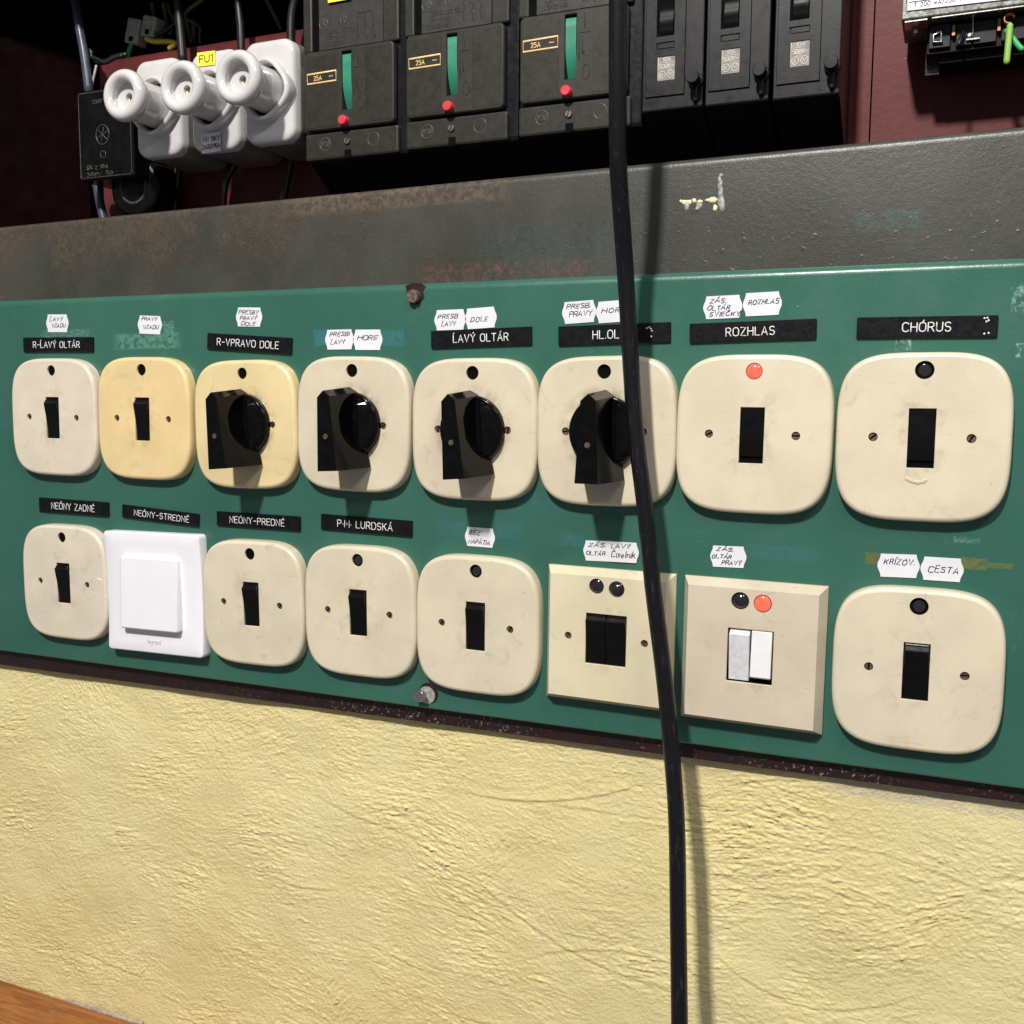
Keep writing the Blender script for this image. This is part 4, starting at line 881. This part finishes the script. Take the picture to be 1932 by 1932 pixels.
# ================================================================== black junction box at the left
t_ = thing('junction_box', 'glossy black plastic junction box with embossed emblem at the left inside the cabinet', 'junction box', (-403, 30, 271.5))
mb = MB(); mb.box(-34, 34, 0, 40, -42, 41); mb.build('housing', 'box_black', t_, bevel=2.2, seg=3)
mb = MB(); mb.tube([(x, -.2, z) for x, z in rrect(-31.5, 31.5, -39.5, 38.5, 2, 3)], .45, 6, .5, closed=True)
mb.tube([(-3+8*math.cos(a), -.2, -1+9*math.sin(a)) for a in (i*math.pi/12 for i in range(24))], .5, 6, .5, closed=True)
for a in (.4, 1.3, 2.4): mb.tube([(-3-7*math.cos(a), -.2, -1-7*math.sin(a)), (-3+7*math.cos(a), -.2, -1+7*math.sin(a))], .4, 6, .5)
mb.tube([(-3+3.4*math.cos(a), -.2, -19+3*math.sin(a)) for a in (i*math.pi/8 for i in range(16))], .4, 6, .5, closed=True)
text(mb, '250V', -14, 28, 3.4, 12, -.2, .35); text(mb, 'SK 2 10A', -24, -32, 3.6, 26, -.2, .45, jit=.1); text(mb, '380V 50', -24, -38, 3.2, 32, -.2, .45, jit=.1)
mb.build('embossing', 'box_trace', t_)
p = P('V', 820, 1640, 60); t_ = thing('round_fitting', 'black rounded fitting below the junction box in the cabinet shadow', 'fitting', (p[0], 50, p[2]+4))
mb = MB(); mb.lathe(0, 0, [(30, 30), (30, 6), (28, 1), (24, 0), (12, -1), (8, -3)], 40, cap1=True); mb.build('cap', 'box_black', t_)
mb = MB(); mb.lathe(0, 0, [(17, -.2), (16, -1.5), (14, -.6)], 24); mb.build('rim', 'box_trace', t_)
# ================================================================== wires and connectors in the cabinet
def wire(name, z, pts, Y, r, mat, label, cat='wire', group=None, Ys=None):
    ps = [Vector(P(z, x, y, (Ys[i] if Ys else Y))) for i, (x, y) in enumerate(pts)]
    q = []
    for i in range(len(ps)-1):
        a, b, c_, d = ps[max(i-1, 0)], ps[i], ps[i+1], ps[min(i+2, len(ps)-1)]
        for k in range(6):
            t = k/6; q.append(.5*((2*b)+(-a+c_)*t+(2*a-5*b+4*c_-d)*t*t+(-a+3*b-3*c_+d)*t**3))
    q.append(ps[-1]); o0 = q[0]; mb = MB(); mb.tube([p-o0 for p in q], r, 12)
    return tag(mb.build(name, mat, loc=o0), label, cat, group)
wire('feed_cable', 'W', [(30, -120), (60, 0), (110, 300), (180, 700), (232, 1120)], 62, 4.4, 'cable_blue_grey', 'blue-grey cable dropping into the top of the black junction box')
wire('feed_cable', 'V', [(300, 1500), (325, 1640), (350, 1780), (400, 1990)], 62, 4.4, 'cable_blue_grey', 'blue-grey cable leaving below the black junction box')
wire('twisted_cord', 'W', [(170, 540), (230, 640), (290, 720), (350, 770), (450, 762), (560, 705), (690, 678)], 70, 2.6, 'wire_black', 'twisted black cord running from the grey cable to the top of the red plate')
wire('twisted_cord', 'W', [(190, 600), (260, 640), (270, 710), (340, 735), (440, 775), (550, 715), (640, 690)], 68, 2.0, 'wire_black', 'thinner strand wound round the black cord at the left', group=None)
wire('thin_wire', 'W', [(325, 815), (300, 930), (268, 1060)], 66, 1.2, 'connector_white', 'thin pale wire above the black junction box')
wire('black_wire', 'W', [(1300, -100), (1335, 0), (1365, 350), (1395, 740)], 66, 4.4, 'wire_black', 'thick black wire entering behind the leftmost porcelain fuse from above', group='black wires feeding the fuses')
wire('black_wire', 'A', [(1300, -30), (1310, 0), (1325, 150), (1330, 300)], 66, 3.6, 'wire_black', 'black wire entering the middle porcelain fuse from above', group='black wires feeding the fuses')
wire('black_wire', 'A', [(1650, -40), (1620, 20), (1605, 120), (1604, 260)], 66, 4.0, 'wire_black', 'black wire entering the fuse beside the breakers from above', group='black wires feeding the fuses')
wire('black_wire', 'A', [(990, 860), (985, 960), (972, 1060), (960, 1200)], 78, 2.8, 'wire_black', 'black wire leaving the bottom of the leftmost porcelain fuse', group='black wires below the fuses')
wire('black_wire', 'A', [(1310, 860), (1295, 910), (1250, 990), (1238, 1060), (1230, 1180)], 78, 2.8, 'wire_black', 'bent black wire leaving the bottom of the middle porcelain fuse', group='black wires below the fuses')
wire('black_wire', 'A', [(1608, 810), (1603, 900), (1585, 990), (1560, 1140)], 78, 2.8, 'wire_black', 'black wire leaving the bottom of the fuse beside the breakers', group='black wires below the fuses')
for k, (pts, lab) in enumerate((([(1000, -80), (1010, 0), (1040, 190), (1100, 320), (1150, 390)], 'olive wire plunging into the white connector'), ([(1135, -60), (1150, 0), (1180, 200), (1205, 380)], 'straight olive wire just right of the connector'),
        ([(1190, -60), (1200, 0), (1235, 150), (1290, 260), (1230, 420)], 'olive wire bending behind the straight one'), ([(1700, -60), (1620, 10), (1470, 120), (1425, 190), (1440, 260), (1500, 520)], 'olive wire looping down from the upper right of the black wire'),
        ([(1520, 250), (1530, 400), (1520, 520)], 'short faint olive wire behind the red plate edge'))):
    wire('olive_wire', 'W', pts, 110+k*4, 2.0, 'wire_olive', lab, group='olive earth wires at the back of the cabinet')
wire('olive_wire', 'A', [(1450, -30), (1475, 10), (1510, 80), (1550, 160)], 130, 2.0, 'wire_olive', 'olive wire slanting behind the red plate between the fuse wires', group='olive earth wires at the back of the cabinet')
wire('thin_wire', 'W', [(1440, 240), (1530, 280), (1610, 340), (1605, 430), (1615, 540)], 100, 1.4, 'box_trace', 'thin grey wire bent down onto the red plate')
wire('black_wire', 'W', [(1340, 270), (1240, 340), (1160, 400), (1080, 440)], 96, 2.2, 'wire_black', 'thin black wire slanting out of the white connector')
wire('yellow_wire', 'W', [(945, 480), (1040, 515), (1200, 515), (1290, 528), (1285, 560), (1230, 600)], 92, 2.5, 'wire_yellow', 'bright yellow wire curling out of the white connector')
wire('green_wire', 'W', [(815, 465), (775, 530), (740, 610), (718, 710)], 96, 2.5, 'wire_green', 'green wire dropping from the white connector behind the red plate')
a = P('W', 930, 400, 100); t_ = thing('terminal_connector', 'two white plastic terminal connector blocks with coloured wires above the fuses', 'connector', a, D(-15))
for dx, dz, hh in ((-10, -2, 24), (9, 5, 20)):
    mb = MB(); mb.box(dx-8.5, dx+8.5, -7, 7, dz-hh/2, dz+hh/2)
    blk = mb.build('connector_block', 'connector_white', t_, bevel=1.5)
    mb = MB()
    for k in (-4.5, 0, 4.5): mb.box(dx+k-.5, dx+k+.5, -7.5, -6.5, dz-hh/2+3, dz+hh/2-3)
    mb.build('rib', 'connector_white', blk)
    mb = MB(); mb.box(dx-2, dx+2.5, -7.7, -6.8, dz-hh/2+2, dz-hh/2+6.5); mb.build('terminal_hole', 'dark_slot', blk)
# ================================================================== relay at the top right
q0 = P('R', 325, 262, 30); t_ = thing('relay_unit', 'metal-cased relay with white T 200 mA/250 V label and open black terminals, top right', 'relay', q0)
def L_(x, y, Y=30): p = P('R', x, y, Y); return (p[0]-q0[0], p[2]-q0[2])
mb = MB(); mb.box(0, 130, 0, 50, 0, 120); mb.build('casing', 'galvanised', t_, bevel=.8)
mb = MB(); mb.add([(3.6, -1, 5.2), (130, -1, 2.6), (130, -1, 110), (3.6, -1, 110), (3.6, 0, 5.2), (130, 0, 2.6), (130, 0, 110), (3.6, 0, 110)], [(0, 1, 2, 3), (0, 4, 5, 1), (0, 3, 7, 4)]); lb = mb.build('rating_label', 'label_paper', t_)
mb = MB(); a = L_(492, 108); b = L_(1115, 60)
text(mb, 'T 200 mA/250 V', a[0], a[1]+.3, 2.6, b[0]-a[0], -1.1, .24, gap=.3); a = L_(425, 38); b = L_(1150, -35); mb.tube([(a[0], -1.1, a[1]), (a[0]+38, -1.1, a[1]-.6)], .3, 5, .4)
mb.tube([(2.6, -.4, 10), (2.4, -.4, 60)], .25, 5, .4); mb.build('print', 'ink_black', lb)
mb = MB(); mb.box(2, 16.5, -1.2, 14, -2.6, -1.4); mb.box(19, 130, -.6, 12, -2.0, -.9); mb.build('flange', 'steel', t_, bevel=.3)
mb = MB(); mb.box(16, 130, 14, 50, -20.5, -2.2); mb.box(24, 130, 20, 50, -25.5, -20.2); mb.build('terminal_block', 'terminal_black', t_, bevel=.6)
mb = MB(); mb.box(17.5, 31, 11, 16, -17.6, -2.6); mb.box(34.4, 44.2, 11, 16, -17.8, -3.6); mb.box(45.2, 59, 11, 16, -17.8, -3.6); mb.box(62, 130, 11, 16, -18, -3.6); mb.build('terminal_bay', 'terminal_dark', t_, bevel=.5)
mb = MB(); mb.tube([(20.4, 9.5, -14), (20.2, 9.5, -9.5), (25, 9.5, -7.4), (25.6, 9.5, -14.4)], .9, 8, closed=True); mb.tube([(44.2, 9.5, -1), (44.8, 9.5, -14.2)], .5, 8); mb.box(40.8, 49, 9, 11, -15.4, -14.6); mb.lathe(42.5, -12.2, [(2.2, 11), (2.0, 9.4), (1, 8.9)], 16, cap1=True); mb.lathe(8.6, -5.2, [(2.0, 12), (1.8, 9.6), (.7, 9.2)], 14, cap1=True); mb.build('terminal_clip', 'steel', t_)
mb = MB(); mb.box(31.8, 33.6, 9.5, 14, -11, -4.4); mb.box(59.4, 61.2, 9.5, 14, -11.6, -4); mb.build('contact_strip', 'copper', t_)
mb = MB(); mb.tube([(38.8, 9, -9.8), (37.6, 5, -14), (36.4, 2, -19.5)], 1.2, 10); mb.build('cut_wire', 'fuse_breaker', t_)
mb = MB()
for k in range(3): mb.tube([(66+3.0*math.cos(a), 7-k*1.3, -6.4+3.0*math.sin(a)) for a in (i*math.pi/8+.3 for i in range(13))], .65, 7)
mb.build('copper_coil', 'copper', t_)
mb = MB(); mb.box(14.5, 26, 48, 52, -24, -6); br = mb.build('mounting_foot', 'steel', t_, bevel=.8)
mb = MB(); mb.lathe(19.6, -16, [(4.0, 48), (4.0, 45.5), (3.4, 44.4)], 18, cap1=True); mb.build('foot_bolt', 'terminal_black', t_)
wire('earth_wire', 'R', [(1750, 330), (1742, 420), (1725, 600), (1705, 815)], 30, 2.0, 'wire_lime', 'short green-yellow wire hanging straight from the relay terminal', group='earth wires on the relay')
wire('earth_wire', 'R', [(1700, 400), (1790, 510), (1850, 590), (1905, 645)], 36, 1.8, 'wire_green', 'short dark green wire slanting right behind the hanging one', group='earth wires on the relay')
